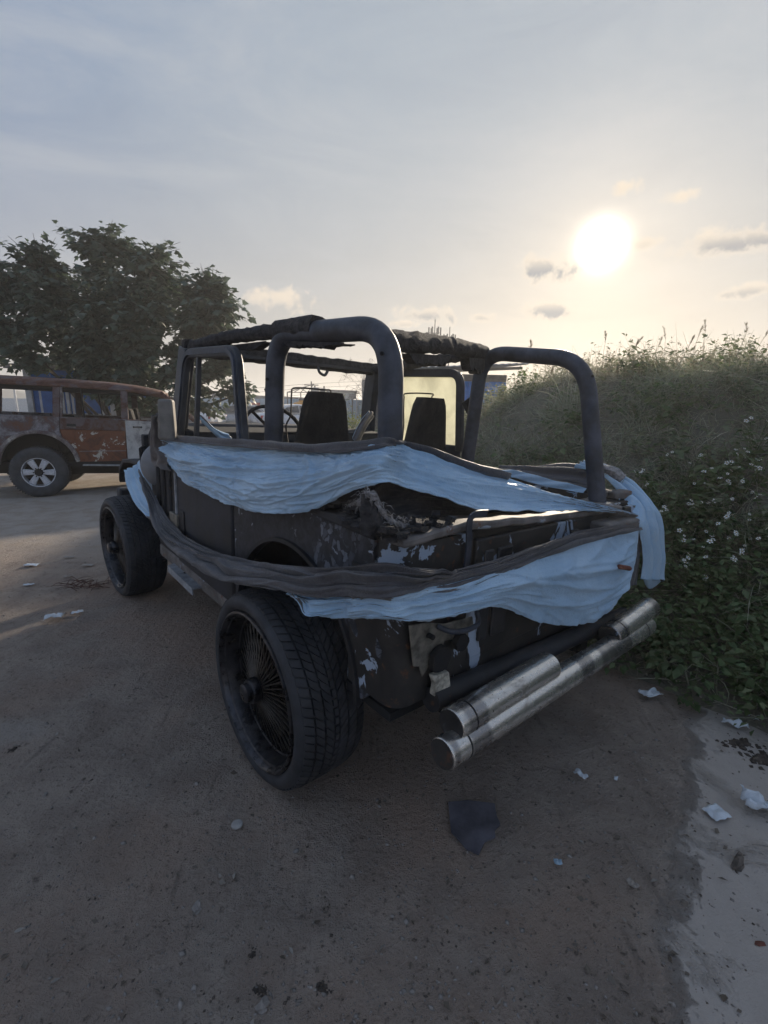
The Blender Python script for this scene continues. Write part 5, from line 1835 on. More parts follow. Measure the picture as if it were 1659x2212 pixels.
# far cars
def sedan(name, loc, yaw, paint, label):
    r_ = empty(name, Matrix.Translation(loc) @ Matrix.Rotation(R(yaw), 4, 'Z'))
    tag(r_, label, 'car', 'cars parked in the yard behind')
    secs = [(-2.25, .62, .95, .70), (-2.15, .45, 1.02, .80), (-1.5, .28, 1.06, .88), (-.6, .24, 1.02, .90), (.6, .24, .99, .90), (1.3, .26, .95, .88), (1.9, .34, .84, .82), (2.2, .45, .68, .70)]
    g_ = []
    for x, z0, z1, hw in secs:
        row = []
        for k in range(21):
            a = math.pi * 2 * k / 20
            cy_, sz = math.cos(a), math.sin(a)
            row.append(Vector((x, hw * math.copysign(abs(cy_) ** .45, cy_), (z0 + z1) / 2 + (z1 - z0) / 2 * math.copysign(abs(sz) ** .6, sz))))
        g_.append(row)
    q = MB().grid(g_)
    q.add(g_[0][:-1], [tuple(range(20))])
    q.add(g_[-1][:-1], [tuple(range(19, -1, -1))])
    q.build('body', paint, r_, 60)
    cab = [(-1.75, 1.02, .80), (-1.05, 1.36, .62), (-.4, 1.44, .60), (.25, 1.38, .60), (1.05, .98, .78)]
    gg = []
    for x, z, hw in cab:
        gg.append([Vector((x, -hw - .06, .95)), Vector((x, -hw, z - .03)), Vector((x, -hw + .08, z)), Vector((x, hw - .08, z)), Vector((x, hw, z - .03)), Vector((x, hw + .06, .95))])
    MB().grid(gg).build('cabin', paint, r_, 60)
    for sg in (-1, 1):
        for poly in ([(-1.38, 1.05), (-.98, 1.28), (-.42, 1.36), (-.42, 1.05)], [(-.34, 1.05), (-.34, 1.36), (.22, 1.30), (.72, 1.05)]):
            vs = []
            for x, z in poly:
                vs.append((x, sg * (.60 + .22 * (1.44 - z) / .46 + .035), z))
            MB().add(vs + [(v_[0], v_[1] + sg * .006, v_[2]) for v_ in vs], [(0, 1, 2, 3), (7, 6, 5, 4), (0, 4, 5, 1), (1, 5, 6, 2), (2, 6, 7, 3), (3, 7, 4, 0)]).build('side_window', M['glass'], r_, 0)
        MB().box((.62, sg * .95, 1.02), (.12, .16, .12)).build('wing_mirror', paint, r_, 35, bevel=.03)
        MB().box((-2.16, sg * .60, .84), (.14, .36, .16)).build('tail_light', M['tail'], r_, 35, bevel=.03)
        for x in (-1.35, 1.35):
            w = MB().lathe([(0, .0), (.19, .0), (.21, .02), (.30, .01), (.315, .04), (.315, .18), (.2, .2)], 28, 'y')
            w.v = [(v_[0] + x, sg * (.91 - v_[1]), v_[2] + .315) for v_ in w.v]
            w.build('wheel', M['su_tyre'], r_, 40)
    rw = [(-1.72, -.60, 1.06), (-1.72, .60, 1.06), (-1.09, .48, 1.37), (-1.09, -.48, 1.37)]
    MB().add([(a - .012, b_, c + .012) for a, b_, c in rw], [(0, 1, 2, 3)]).build('rear_window', M['glass'], r_, 0)
    MB().add([(.40, -.50, 1.345), (.40, .50, 1.345), (1.03, .66, 1.01), (1.03, -.66, 1.01)], [(0, 1, 2, 3)]).build('windscreen', M['glass'], r_, 0)
    MB().bb(-2.30, -2.24, -.22, .22, .62, .74).build('number_plate', M['white'], r_, 35)
    return r_


sedan('parked_car', (-4.1, 23.6, 0), 33, M['whitep'], 'white saloon car seen past the driver seat in the yard')
sedan('parked_car', (-7.6, 24.2, 0), 200, M['silver'], 'silver car left of the white saloon with its windscreen this way')
sedan('parked_car', (-9.6, 22.0, 0), 170, M['whitep'], 'white car half hidden behind the tree leaves')

tank = empty('orange_tank', Matrix.Translation((-4.45, 26, 0)))
tag(tank, 'orange plastic tank beside the white saloon car', 'tank')
MB().lathe([(0, 0), (.5, 0), (.52, .05), (.50, .3), (.53, .34), (.50, .38), (.50, .8), (.53, .84), (.50, .88), (.50, 1.35), (.42, 1.5), (.15, 1.58), (.12, 1.66), (0, 1.66)], 28, 'z').build('body', M['orange'], tank, 40)
MB().lathe([(0, 1.72), (.14, 1.72), (.16, 1.66), (.16, 1.63)], 20, 'z').build('lid', M['pole'], tank, 40)


def far_box(name, label, x0, x1, y, d_, h, mat, roof=None, cat='building', wins=0, rh=.4):
    r_ = empty(name, Matrix.Translation((x0, y, 0)))
    tag(r_, label, cat)
    MB().bb(0, x1 - x0, 0, d_, 0, h).build('wall', mat, r_, 0)
    if roof:
        MB().prism([(-.3, h + .01), (x1 - x0 + .3, h + .01), (x1 - x0 + .3, h + .15), (-.3, h + .15 + rh)], 'y', -.4, d_ + .4).build('roof', roof, r_, 0)
    for k in range(wins):
        w_ = (x1 - x0) / wins
        f_ = MB().bb(w_ * (k + .25), w_ * (k + .75), -.03, -.002, h * .52, h * .82).build('window', M['pale'], r_, 0)
        MB().bb(w_ * (k + .25) + .06, w_ * (k + .75) - .06, -.045, -.031, h * .52 + .06, h * .82 - .06).build('pane', M['glass'], f_, 0)
    return r_


far_box('concrete_block', 'grey concrete block house seen past the far windscreen post', -1.45, 2.2, 30, 4, 2.95, M['conc'], None, 'building', 2)
far_box('long_shed', 'low grey shed roof showing above the blue hoarding', -13, -5.5, 38, 6, 1.75, M['conc'], M['greyp'], 'building', 5, .25)
far_box('site_cabin', 'pale site cabin standing behind the blue hoarding', -5.6, -2.6, 40, 4, 2.4, M['pale'], M['greyp'], 'building', 3, .1)
far_box('pale_wall', 'long pale wall seen through the windows of the rusty car', -30, -17, 30, .4, 1.55, M['white'], None, 'wall')
bx_ = empty('transformer_box', Matrix.Translation((-4.3, 32, 0)))
tag(bx_, 'grey transformer box on two poles above the hoarding', 'transformer')
for x in (-.3, .3):
    MB().tube([(x, 0, 0), (x, 0, 2.6)], .05, 8).build('pole', M['pole'], bx_, 40)
MB().bb(-.45, .0, -.3, .3, 1.95, 2.5).build('casing', M['conc'], bx_, 35, bevel=.03)
MB().bb(.08, .42, -.3, .3, 2.0, 2.45).build('casing', M['greyp'], bx_, 35, bevel=.03)
ob = empty('sign_frame', Matrix.Translation((-2.1, 31, 0)))
tag(ob, 'small grey board on a post above the hoarding', 'sign')
MB().tube([(0, 0, 0), (0, 0, 1.8)], .04, 8).build('post', M['pole'], ob, 40)
MB().bb(-.2, .24, -.04, .0, 1.8, 2.12).build('board', M['conc'], ob, 35, bevel=.01)
tr_ = empty('open_truss_shed', Matrix.Translation((-6.6, 33, 0)))
tag(tr_, 'open steel truss frame beside the site cabin', 'shed')
for x in (0, .9, 1.8):
    MB().tube([(x, 0, 0), (x, 0, 2.2)], .04, 6).build('post', M['pole'], tr_, 40)
for a, b_ in (((0, 0, 2.2), (1.8, 0, 2.75)), ((0, 0, 2.2), (1.8, 0, 2.2)), ((.45, 0, 2.2), (.9, 0, 2.47)), ((.9, 0, 2.2), (1.3, 0, 2.6)), ((1.35, 0, 2.2), (1.8, 0, 2.75)), ((.9, 0, 2.47), (1.35, 0, 2.2))):
    MB().tube([a, b_], .025, 6).build('strut', M['pole'], tr_, 40)

# poles, lines and masts
pole_tops = []
for i, (x, y, h, lb) in enumerate(((-5.2, 34.5, 3.0, 'thin pole carrying wires behind the white saloon'), (-24.6, 30, 3.7, 'leftmost thin pole behind the rusty car roof'), (-22.9, 29, 3.6, 'second thin pole behind the rusty car roof, by the blue hut'), (3.0, 46, 4.4, 'tall pole hidden mostly behind the jeep'))):
    p_ = empty('utility_pole', Matrix.Translation((x, y, 0)))
    tag(p_, lb, 'pole', 'utility poles')
    MB().tube([(0, 0, 0), (0, 0, h)], [.06, .04], 8).build('shaft', M['pole'], p_, 40)
    MB().tube([(-.5, 0, h - .25), (.5, 0, h - .25)], .03, 6).build('cross_arm', M['pole'], p_, 40)
    pole_tops.append(Vector((x, y, h - .2)))
for k, (dz, lb) in enumerate(((0, 'upper'), (-.28, 'middle'), (-.7, 'lower'))):
    a, b_ = pole_tops[0] + Vector((-.4, 0, dz)), Vector((3.0, 46, 4.2 + dz * 1.2))
    c = a.lerp(b_, .5) - Vector((0, 0, .12))
    l_ = MB().tube(cr([a + (a - b_) * .5, a, c, b_], 30), .012, 4).build('overhead_wire', M['pole'], None, 40)
    tag(l_, lb + ' of the three sagging wires strung over the hoarding', 'wire', 'overhead wires')
for i, (px, top, y, lb) in enumerate(((940, 690, 38.5, 'taller antenna mast rising above the charred roof bar'), (972, 706, 40, 'shorter antenna mast just right of the taller one'))):
    tp = wy(px, top, y)
    ms = empty('antenna_mast', Matrix.Translation((tp.x, tp.y, 0)))
    tag(ms, lb, 'mast', 'antenna masts')
    MB().tube([(0, 0, 0), (0, 0, tp.z)], [.07, .03], 8).build('shaft', M['pole'], ms, 40)
    for k in range(6):
        a = k * 1.05
        MB().tube([(0, 0, tp.z - 1.0), (.42 * math.cos(a), .42 * math.sin(a), tp.z - .95)], .02, 5).build('arm', M['pole'], ms, 40)
        MB().box((.45 * math.cos(a), .45 * math.sin(a), tp.z - .85), (.10, .08, .55), Matrix.Rotation(a, 3, 'Z')).build('panel_antenna', M['pole'], ms, 35)
for k in range(3):
    o_ = empty('white_pole', Matrix.Translation((-17.0 + .55 * k, 22.5, 0)))
    tag(o_, ('leftmost', 'middle', 'rightmost')[k] + ' of three white poles seen through the rusty car window', 'pole', 'three white poles')
    MB().tube([(0, 0, 0), (0, 0, 2.1)], .045, 8).build('shaft', M['white'], o_, 40)
    MB().lathe([(0, .09), (.03, .08), (.05, .03), (.05, 0)], 12, 'z').build('cap', M['white'], o_, 40).location = (0, 0, 2.1)
for k in range(3):
    q = MB().lathe([(0, 0), (.26, 0), (.28, .03), (.28, .25), (.30, .28), (.28, .31), (.28, .55), (.30, .58), (.28, .61), (.28, .85), (.26, .88), (0, .88)], 24, 'z')
    o_ = q.build('blue_drum', M['blue2'], None, 40, mw=Matrix.Translation((-11.4 - .62 * (k % 2), 15.6 + .3 * k, .0 if k < 2 else .88)))
    tag(o_, ('blue drum standing beside the dark blue hut, nearer of two', 'blue drum standing beside the dark blue hut, farther of two', 'blue drum stacked on top of another by the hut')[k], 'drum', 'blue drums')

# hazy tree line that closes the horizon
tv, tf = [], []
xs_ = np.linspace(-420, 420, 420)
for i, x in enumerate(xs_):
    h = 4.2 + 2.2 * mnoise.noise(Vector((x * .02, 3, 0))) + 1.4 * mnoise.noise(Vector((x * .11, 7, 0))) + .8 * mnoise.noise(Vector((x * .5, 1, 0)))
    y = 230 - abs(x) * .15
    tv += [(x, y, -.5), (x, y, max(1.6, h)), (x, y + 12, max(1.4, h * .9)), (x, y + 12, -.5)]
for i in range(len(xs_) - 1):
    for k in range(3):
        tf.append((i * 4 + k, (i + 1) * 4 + k, (i + 1) * 4 + k + 1, i * 4 + k + 1))
tag(fast_mesh('distant_tree_line', np.array(tv), np.array(tf), plain('far_foliage', (.10, .115, .10), .9, var=.3, scale=.4, bump=0)), 'low far-off line of trees along the horizon', 'trees', kind='stuff')


# ================================================================== vegetation
def blades(name, P0, D0, L, Wd, bend, mat, parent=None, seg=3):
    n = len(P0)
    D0 = D0 / np.linalg.norm(D0, axis=1, keepdims=True)
    rv = nrs.normal(0, 1, (n, 3))
    S = np.cross(D0, rv)
    S /= np.linalg.norm(S, axis=1, keepdims=True) + 1e-9
    B = nrs.normal(0, 1, (n, 3)) * np.array([1, 1, .2])
    B[:, 2] -= .8
    V = np.zeros((n, 2 * (seg + 1), 3))
    for k in range(seg + 1):
        f_ = k / seg
        c = P0 + D0 * (L * f_)[:, None] + B * (bend * L * f_ * f_)[:, None]
        w_ = (Wd * (1 - f_ ** 1.5) * .5 + .0004)[:, None]
        V[:, 2 * k] = c - S * w_
        V[:, 2 * k + 1] = c + S * w_
    F = np.array([[2 * k, 2 * k + 1, 2 * k + 3, 2 * k + 2] for k in range(seg)])
    Fa = (F[None] + (np.arange(n) * 2 * (seg + 1))[:, None, None]).reshape(-1, 4)
    return fast_mesh(name, V.reshape(-1, 3), Fa, mat, parent)


def leaves(name, P0, D0, L, Wd, mat, parent=None):
    n = len(P0)
    D0 = D0 / np.linalg.norm(D0, axis=1, keepdims=True)
    U = nrs.normal(0, .5, (n, 3)) + np.array([0, 0, 1.0])
    S = np.cross(D0, U)
    S /= np.linalg.norm(S, axis=1, keepdims=True) + 1e-9
    N_ = np.cross(S, D0)
    V = np.zeros((n, 6, 3))
    V[:, 0] = P0
    V[:, 1] = P0 + D0 * (L * .45)[:, None] + S * (Wd * .5)[:, None] + N_ * (L * .06)[:, None]
    V[:, 2] = P0 + D0 * (L * .5)[:, None] - N_ * (L * .03)[:, None]
    V[:, 3] = P0 + D0 * (L * .45)[:, None] - S * (Wd * .5)[:, None] + N_ * (L * .06)[:, None]
    V[:, 4] = P0 + D0 * L[:, None] - N_ * (L * .15)[:, None]
    V[:, 5] = V[:, 2]
    F = np.array([[0, 1, 4, 2], [0, 2, 4, 3]])
    Fa = (F[None] + (np.arange(n) * 6)[:, None, None]).reshape(-1, 4)
    return fast_mesh(name, V.reshape(-1, 3), Fa, mat, parent)


def on_mound(n, s0, s1, t0, t1, dens=None):
    out, st = [], []
    while len(out) < n:
        s_, t_ = rnd.uniform(s0, s1), rnd.uniform(t0, t1)
        if dens and rnd.random() > dens(s_, t_):
            continue
        x, y = mxy(s_, t_)
        out.append((x, y, mound_h(s_, t_) - .02))
        st.append((s_, t_))
    return np.array(out), np.array(st)


# dry tangled brush over the slope
nB = 46000
P0, st = on_mound(nB, .05, 3.6, -2.6, 7.5, lambda s_, t_: (.35 + .65 * sst(.1, 1.0, s_)) * (.35 + .65 * sst(-.35, .25, mnoise.noise(Vector((s_ * 2.6, t_ * 2.6, 3))))))
Dv = nrs.normal(0, .75, (nB, 3)) + np.array([-.15, -.25, .75])
Ls = nrs.uniform(.07, .24, nB) * np.array([.55 + 1.5 * sst(-.25, .5, mnoise.noise(Vector((a * 2.6, b_ * 2.6, 3)))) for a, b_ in st])
o_ = blades('dry_brush', P0, Dv, Ls, nrs.uniform(.003, .009, nB), nrs.uniform(.1, .6, nB), M['brush'])
tag(o_, 'tangled dry grass and brush covering the mound slope', 'brush', kind='stuff')
nB = 2600
P0, st = on_mound(nB, .3, 3.3, -2.0, 6.5)
Dv = nrs.normal(0, .8, (nB, 3)) + np.array([-.1, -.2, .7])
o_ = blades('pale_stalks', P0 + np.array([0, 0, .08]), Dv, nrs.uniform(.15, .42, nB), nrs.uniform(.002, .005, nB), nrs.uniform(.05, .4, nB), M['seed'])
tag(o_, 'pale broken grass stalks lying over the mound brush', 'brush', kind='stuff')
# leafy weeds, thick on the lower right
clump = []
nC = 900
Pc, st = on_mound(nC, .0, 3.0, -2.6, 6.0, lambda s_, t_: (.95 - .90 * sst(.55, 1.25, s_)) * (1 - .8 * sst(.8, 2.2, t_)) + .025)
pl_, dl_, ll_ = [], [], []
for i in range(nC):
    r_ = rnd.uniform(.07, .17)
    hgt = rnd.uniform(.08, .30)
    for k in range(rnd.randint(28, 52)):
        a = rnd.uniform(0, 6.283)
        rr = r_ * math.sqrt(rnd.random())
        z = hgt * rnd.random() ** .7
        pl_.append((Pc[i][0] + rr * math.cos(a), Pc[i][1] + rr * math.sin(a), Pc[i][2] + z))
        dl_.append((math.cos(a) + rnd.gauss(0, .4), math.sin(a) + rnd.gauss(0, .4), rnd.uniform(-.5, .5)))
        ll_.append(rnd.uniform(.022, .068))
ll_ = np.array(ll_)
o_ = leaves('leafy_weeds', np.array(pl_), np.array(dl_), ll_, ll_ * nrs.uniform(.4, .7, len(ll_)), M['weed'])
tag(o_, 'low leafy weeds growing thick on the foot of the mound', 'weeds', kind='stuff')
# taller ragged weeds that break up the slope and the skyline
pl_, dl_, ll_, sp_, sd_, sl_ = [], [], [], [], [], []
Pc, st = on_mound(230, .5, 3.6, -2.4, 5.0, lambda s_, t_: .25 + .75 * sst(-.1, .4, mnoise.noise(Vector((s_ * 1.4, t_ * 1.4, 11)))))
for i in range(230):
    for j in range(rnd.randint(3, 6)):
        d_ = Vector((rnd.gauss(-.05, .35), rnd.gauss(-.10, .35), 1)).normalized()
        h = rnd.uniform(.12, .40)
        b0 = Vector(Pc[i]) + Vector((rnd.gauss(0, .05), rnd.gauss(0, .05), 0))
        sp_.append(tuple(b0))
        sd_.append(tuple(d_))
        sl_.append(h)
        for k in range(rnd.randint(9, 18)):
            a = rnd.uniform(0, 6.283)
            pl_.append(tuple(b0 + d_ * h * rnd.uniform(.2, 1.0)))
            dl_.append((math.cos(a), math.sin(a), rnd.uniform(-.4, .7)))
            ll_.append(rnd.uniform(.025, .075))
ll_ = np.array(ll_)
o_ = leaves('tall_weeds', np.array(pl_), np.array(dl_), ll_, ll_ * nrs.uniform(.25, .5, len(ll_)), M['tallweed'])
tag(o_, 'taller ragged grey-green weeds standing over the brush on the mound', 'weeds', kind='stuff')
o_ = blades('weed_stems', np.array(sp_), np.array(sd_), np.array(sl_), np.full(len(sl_), .004), np.full(len(sl_), .02), M['seed'])
tag(o_, 'thin stems of the taller weeds on the mound', 'weeds', kind='stuff')
# bigger leaved plants among them
pl_, dl_, ll_ = [], [], []
Pc, st = on_mound(120, .0, 1.9, -2.4, 2.2)
for i in range(120):
    hgt = rnd.uniform(.10, .34)
    for k in range(rnd.randint(8, 18)):
        a = rnd.uniform(0, 6.283)
        pl_.append((Pc[i][0] + .03 * math.cos(a), Pc[i][1] + .03 * math.sin(a), Pc[i][2] + hgt * rnd.random()))
        dl_.append((math.cos(a), math.sin(a), rnd.uniform(-.6, .5)))
        ll_.append(rnd.uniform(.055, .12))
ll_ = np.array(ll_)
o_ = leaves('broad_weeds', np.array(pl_), np.array(dl_), ll_, ll_ * nrs.uniform(.35, .55, len(ll_)), M['weed'])
tag(o_, 'broader-leaved weeds poking through the low cover of the mound', 'weeds', kind='stuff')
# seeding grass along the crest
nG = 4200
P0, st = on_mound(nG, 2.2, 4.2, -2.5, 6.5)
Dv = nrs.normal(0, .32, (nG, 3)) + np.array([-.1, 0, 1.0])
Lg = nrs.uniform(.08, .30, nG) * nrs.uniform(.6, 1.25, nG)
o_ = blades('crest_grass', P0, Dv, Lg, nrs.uniform(.003, .008, nG), nrs.uniform(.05, .5, nG), M['seed'])
tag(o_, 'seeding dry grass fringe along the crest of the mound', 'grass', kind='stuff')
tipsP, tipsD = [], []
for i in range(0, nG, 2):
    d_ = Vector(Dv[i]).normalized()
    tp = Vector(P0[i]) + d_ * float(Lg[i]) * .9
    for k in range(7):
        tipsP.append(tuple(tp - d_ * .02 * k * .5 + Vector((rnd.gauss(0, .006), rnd.gauss(0, .006), rnd.gauss(0, .01)))))
        tipsD.append(tuple(d_ + Vector((rnd.gauss(0, .6), rnd.gauss(0, .6), rnd.gauss(0, .4)))))
tl_ = nrs.uniform(.012, .032, len(tipsP))
o_ = leaves('crest_seed_heads', np.array(tipsP), np.array(tipsD), tl_, tl_ * .35, M['seed'])
tag(o_, 'fuzzy seed heads of the crest grass lit from behind', 'grass', kind='stuff')


def hit_mound(px, py):
    d = ray(px, py).normalized()
    for k in range(900):
        p = CAMO + d * (1.2 + k * .01)
        s_, t_ = mst(p.x, p.y)
        h = mound_h(s_, t_) if s_ > -.3 else -.02
        if p.z < max(h, 0):
            return p
    return None


ORD = ['first', 'second', 'third', 'fourth', 'fifth', 'sixth', 'seventh', 'eighth', 'ninth', 'tenth', 'eleventh', 'twelfth', 'thirteenth', 'fourteenth', 'fifteenth', 'sixteenth']
# tall single stalks with drooping heads, each its own thing
STALKS = [(1437, 735, .34), (1488, 742, .30), (1515, 748, .34), (1582, 745, .30), (1640, 750, .33), (1300, 800, .30), (1345, 790, .26), (1395, 778, .28), (1212, 832, .26), (1178, 836, .22), (1245, 818, .26), (1120, 846, .24), (1610, 760, .28), (1462, 760, .24), (1655, 770, .3), (1360, 775, .24)]
stalk_rank = {i: k for k, i in enumerate(sorted(range(len(STALKS)), key=lambda i: STALKS[i][0]))}
for i, (px, py, ln_) in enumerate(STALKS):
    b0 = hit_mound(px, 800 if px > 1280 else 850) or wy(px, 800, 5.2)
    q = MB()
    ln_ *= 1.25
    lean = Vector((rnd.uniform(-.15, .45), rnd.uniform(-.1, .1), 1))
    c_ = cr([Vector((0, 0, 0)), lean * ln_ * .5, lean * ln_ * .8 + Vector((.008, 0, 0)), lean * ln_ + Vector((rnd.uniform(-.03, .035), 0, -.002))], 14)
    r_ = empty('grass_stalk', Matrix.Translation(b0))
    tag(r_, 'tall grass stalk with a seed head on the mound crest, %s from the left' % ORD[stalk_rank[i]], 'grass stalk', 'tall grass stalks on the mound crest')
    MB().tube(c_, [.0028 * (1 - .06 * k) for k in range(14)], 4, cap=False).build('stem', M['seed'], r_, 60)
    for k in range(60):
        f_ = rnd.uniform(.74, 1.0)
        p = c_[min(13, int(f_ * 13))].lerp(c_[min(13, int(f_ * 13) + 1)], rnd.random())
        d_ = (lean.normalized() + Vector((rnd.gauss(0, .4), rnd.gauss(0, .4), rnd.gauss(0, .3)))).normalized()
        s_ = d_.orthogonal().normalized() * .0036
        q.add([p, p + d_ * .012 + s_, p + d_ * .028, p + d_ * .012 - s_], [(0, 1, 2, 3)])
    q.build('seed_head', M['seed'], r_, 0, fix=False)

# flowering weeds: leafy stems with small white flowers
flq = MB()
for k in range(5):
    a = 2 * math.pi * k / 5
    c, s_ = math.cos(a), math.sin(a)

    def pr(u, v, z):
        return (c * u - s_ * v, s_ * u + c * v, z)
    flq.add([pr(.004, 0, 0), pr(.012, .0062, .001), pr(.019, .004, -.001), pr(.0185, -.004, -.001), pr(.012, -.0062, .001)], [(0, 1, 2, 3, 4)], 0)
flq.lathe([(0, .004), (.004, .003), (.0052, 0)], 8, 'z', mi=1)
flower0 = flq.build('flower', [M['petal'], M['disc']], None, 0, fix=False)
flower_me = flower0.data
bpy.data.objects.remove(flower0)
fp = [(1437, 1080), (1468, 1110), (1500, 1060), (1525, 1120), (1560, 1085), (1600, 1050), (1640, 1010), (1645, 1120), (1610, 1150), (1560, 1180), (1500, 1190), (1445, 1170), (1440, 1230), (1490, 1255), (1550, 1250), (1610, 1215), (1650, 1190), (1580, 1010), (1530, 1030), (1410, 1040), (1620, 960), (1480, 1020)]
fp.sort(key=lambda p: p[1])
row_of = [0] * 7 + [1] * 8 + [2] * 7
weed_lab = {}
for rw in range(3):
    mem = sorted([i for i in range(len(fp)) if row_of[i] == rw], key=lambda i: fp[i][0])
    for k, i in enumerate(mem):
        weed_lab[i] = 'white-flowered weed on the mound, %s from the left in the %s row' % (ORD[k], ('upper', 'middle', 'lower')[rw])
for i, (px, py) in enumerate(fp):
    b0 = hit_mound(px, py + 40)
    if b0 is None:
        continue
    r_ = empty('flowering_weed', Matrix.Translation(b0 - Vector((0, 0, .02))))
    tag(r_, weed_lab[i], 'weed', 'flowering weeds on the mound')
    stems, lp_, ld_, lL = MB(), [], [], []
    nst = rnd.randint(5, 8)
    for k in range(nst):
        a = rnd.uniform(0, 6.283)
        h = rnd.uniform(.14, .30)
        e = Vector((math.cos(a) * rnd.uniform(.03, .15) - .04, math.sin(a) * rnd.uniform(.03, .15) - .06, h))
        c_ = cr([Vector((0, 0, 0)), e * .5 + Vector((0, 0, .04)), e], 8)
        stems.tube(c_, .0018, 4, cap=False)
        for j in range(16):
            p = c_[rnd.randint(1, 7)]
            aa = rnd.uniform(0, 6.283)
            lp_.append(tuple(p))
            ld_.append((math.cos(aa), math.sin(aa), rnd.uniform(-.35, .45)))
            lL.append(rnd.uniform(.022, .052))
        for j in range(rnd.choice((0, 1, 1, 2))):
            f_ = bpy.data.objects.new('flower', flower_me)
            COL.objects.link(f_)
            f_.parent = r_
            n_ = Vector((rnd.gauss(-.2, .6), rnd.gauss(-.45, .6), 1)).normalized()
            f_.matrix_local = Matrix.Translation(e + Vector((rnd.uniform(-.02, .02), rnd.uniform(-.02, .02), .006 + .02 * j))) @ n_.to_track_quat('Z', 'Y').to_matrix().to_4x4() @ Matrix.Rotation(rnd.uniform(0, 6), 4, 'Z') @ Matrix.Scale(rnd.uniform(.45, .85), 4)
    stems.build('stem', M['weed'], r_, 0, fix=False)
    lL = np.array(lL)
    leaves('foliage', np.array(lp_), np.array(ld_), lL, lL * .55, M['weed'], r_)['kind'] = 'stuff'

# dry feathery reeds beyond the windscreen and a sunlit bush
reed = empty('dry_reed_clump', Matrix.Translation((-.25, 14.0, 0)))
tag(reed, 'feathery dry reeds rising behind the far windscreen post', 'reeds')
q, hp0, hd0 = MB(), [], []
for k in range(70):
    a = rnd.uniform(0, 6.283)
    h = rnd.uniform(1.7, 2.75)
    e = Vector((math.cos(a) * rnd.uniform(.1, .9), math.sin(a) * .5, h))
    c_ = cr([Vector((math.cos(a) * .1, math.sin(a) * .1, 0)), Vector((e.x * .35, e.y * .35, h * .7)), e, e + Vector((e.x * .25, 0, -.22))], 12)
    q.tube(c_, [.008 - .0005 * j for j in range(12)], 4, cap=False)
    for j in range(16):
        p = c_[rnd.randint(6, 11)]
        hp0.append(tuple(p))
        hd0.append((rnd.gauss(.1, .7), rnd.gauss(0, .6), rnd.gauss(-.3, .5)))
q.build('stems', M['twig'], reed, 0, fix=False)['kind'] = 'stuff'
hp0, hd0 = np.array(hp0), np.array(hd0)
blades('plumes', hp0, hd0, nrs.uniform(.10, .26, len(hp0)), nrs.uniform(.004, .007, len(hp0)), nrs.uniform(.2, .7, len(hp0)), M['twig'], reed)['kind'] = 'stuff'
bush = empty('bush', Matrix.Translation((-1.25, 16.5, 0)))
tag(bush, 'yellow-green sunlit bush beyond the jeep windscreen', 'bush')
bp0 = np.array([(rnd.gauss(0, .40), rnd.gauss(0, .35), abs(rnd.gauss(.65, .32))) for k in range(1500)])
bl = nrs.uniform(.05, .11, 1500)
leaves('foliage', bp0, nrs.normal(0, 1, (1500, 3)), bl, bl * .5, M['bush'], bush)['kind'] = 'stuff'
q = MB()
for k in range(9):
    a = rnd.uniform(0, 6.28)
    q.tube([(0, 0, 0), (.18 * math.cos(a), .18 * math.sin(a), .5), (.32 * math.cos(a), .32 * math.sin(a), .95)], [.015, .01, .004], 5)
q.build('stems', M['twig'], bush, 0, fix=False)


# ================================================================== litter, stones and twigs on the ground
M['paper'] = plain('white_paper', (.62, .66, .70), .7, var=.12, scale=20, bump=.3)
M['bluepaper'] = plain('pale_blue_plastic', (.34, .46, .56), .4, var=.15, scale=20)
M['beige'] = plain('beige_paper', (.36, .32, .28), .8, var=.2, scale=20, bump=.3)
M['slate'] = plain('dark_rubber_mat', (.095, .090, .105), .75, var=.45, scale=9, bump=.5)
M['stone'] = plain('grey_stone', (.27, .24, .215), .9, var=.3, scale=18, bump=.5)
M['rotwood'] = plain('rotten_wood', (.14, .115, .095), .95, var=.5, scale=25, bump=.8)
M['clod'] = plain('dark_soil', (.080, .063, .050), .95, var=.5, scale=30, bump=.8)


def scrap(name, px, py, size, mat, label, cat, crumple=.25, asp=.7, rot=None, seed=0, flat=.006, group=None):
    g = gp(px, py)
    rr = random.Random(seed * 7 + 3)
    n = 11
    outline = [(.5 + .5 * rr.uniform(.55, 1)) for k in range(12)]
    G = []
    for i in range(n):
        row = []
        for j in range(n):
            u, v = i / (n - 1) * 2 - 1, j / (n - 1) * 2 - 1
            a = math.atan2(v, u) % (2 * math.pi)
            k = a / (2 * math.pi) * 12
            sc = outline[int(k) % 12] * (1 - k % 1) + outline[(int(k) + 1) % 12] * (k % 1)
            z = flat + size * crumple * (.5 + .8 * mnoise.noise(Vector((u * 1.7, v * 1.7, seed))) + .45 * abs(mnoise.noise(Vector((u * 3.6, v * 3.6, seed + 5))))) * (1.15 - .4 * max(abs(u), abs(v)))
            row.append(Vector((u * sc * size / 2, v * sc * size / 2 * asp, max(.003, z))))
        G.append(row)
    o_ = MB().grid(G).build(name, mat, None, 25, mw=Matrix.Translation((g.x, g.y, gh(g.x, g.y) + .004)) @ Matrix.Rotation(rot if rot is not None else rr.uniform(0, 6), 4, 'Z'))
    so = o_.modifiers.new('solid', 'SOLIDIFY')
    so.thickness = .0015
    tag(o_, label, cat, group)
    return o_


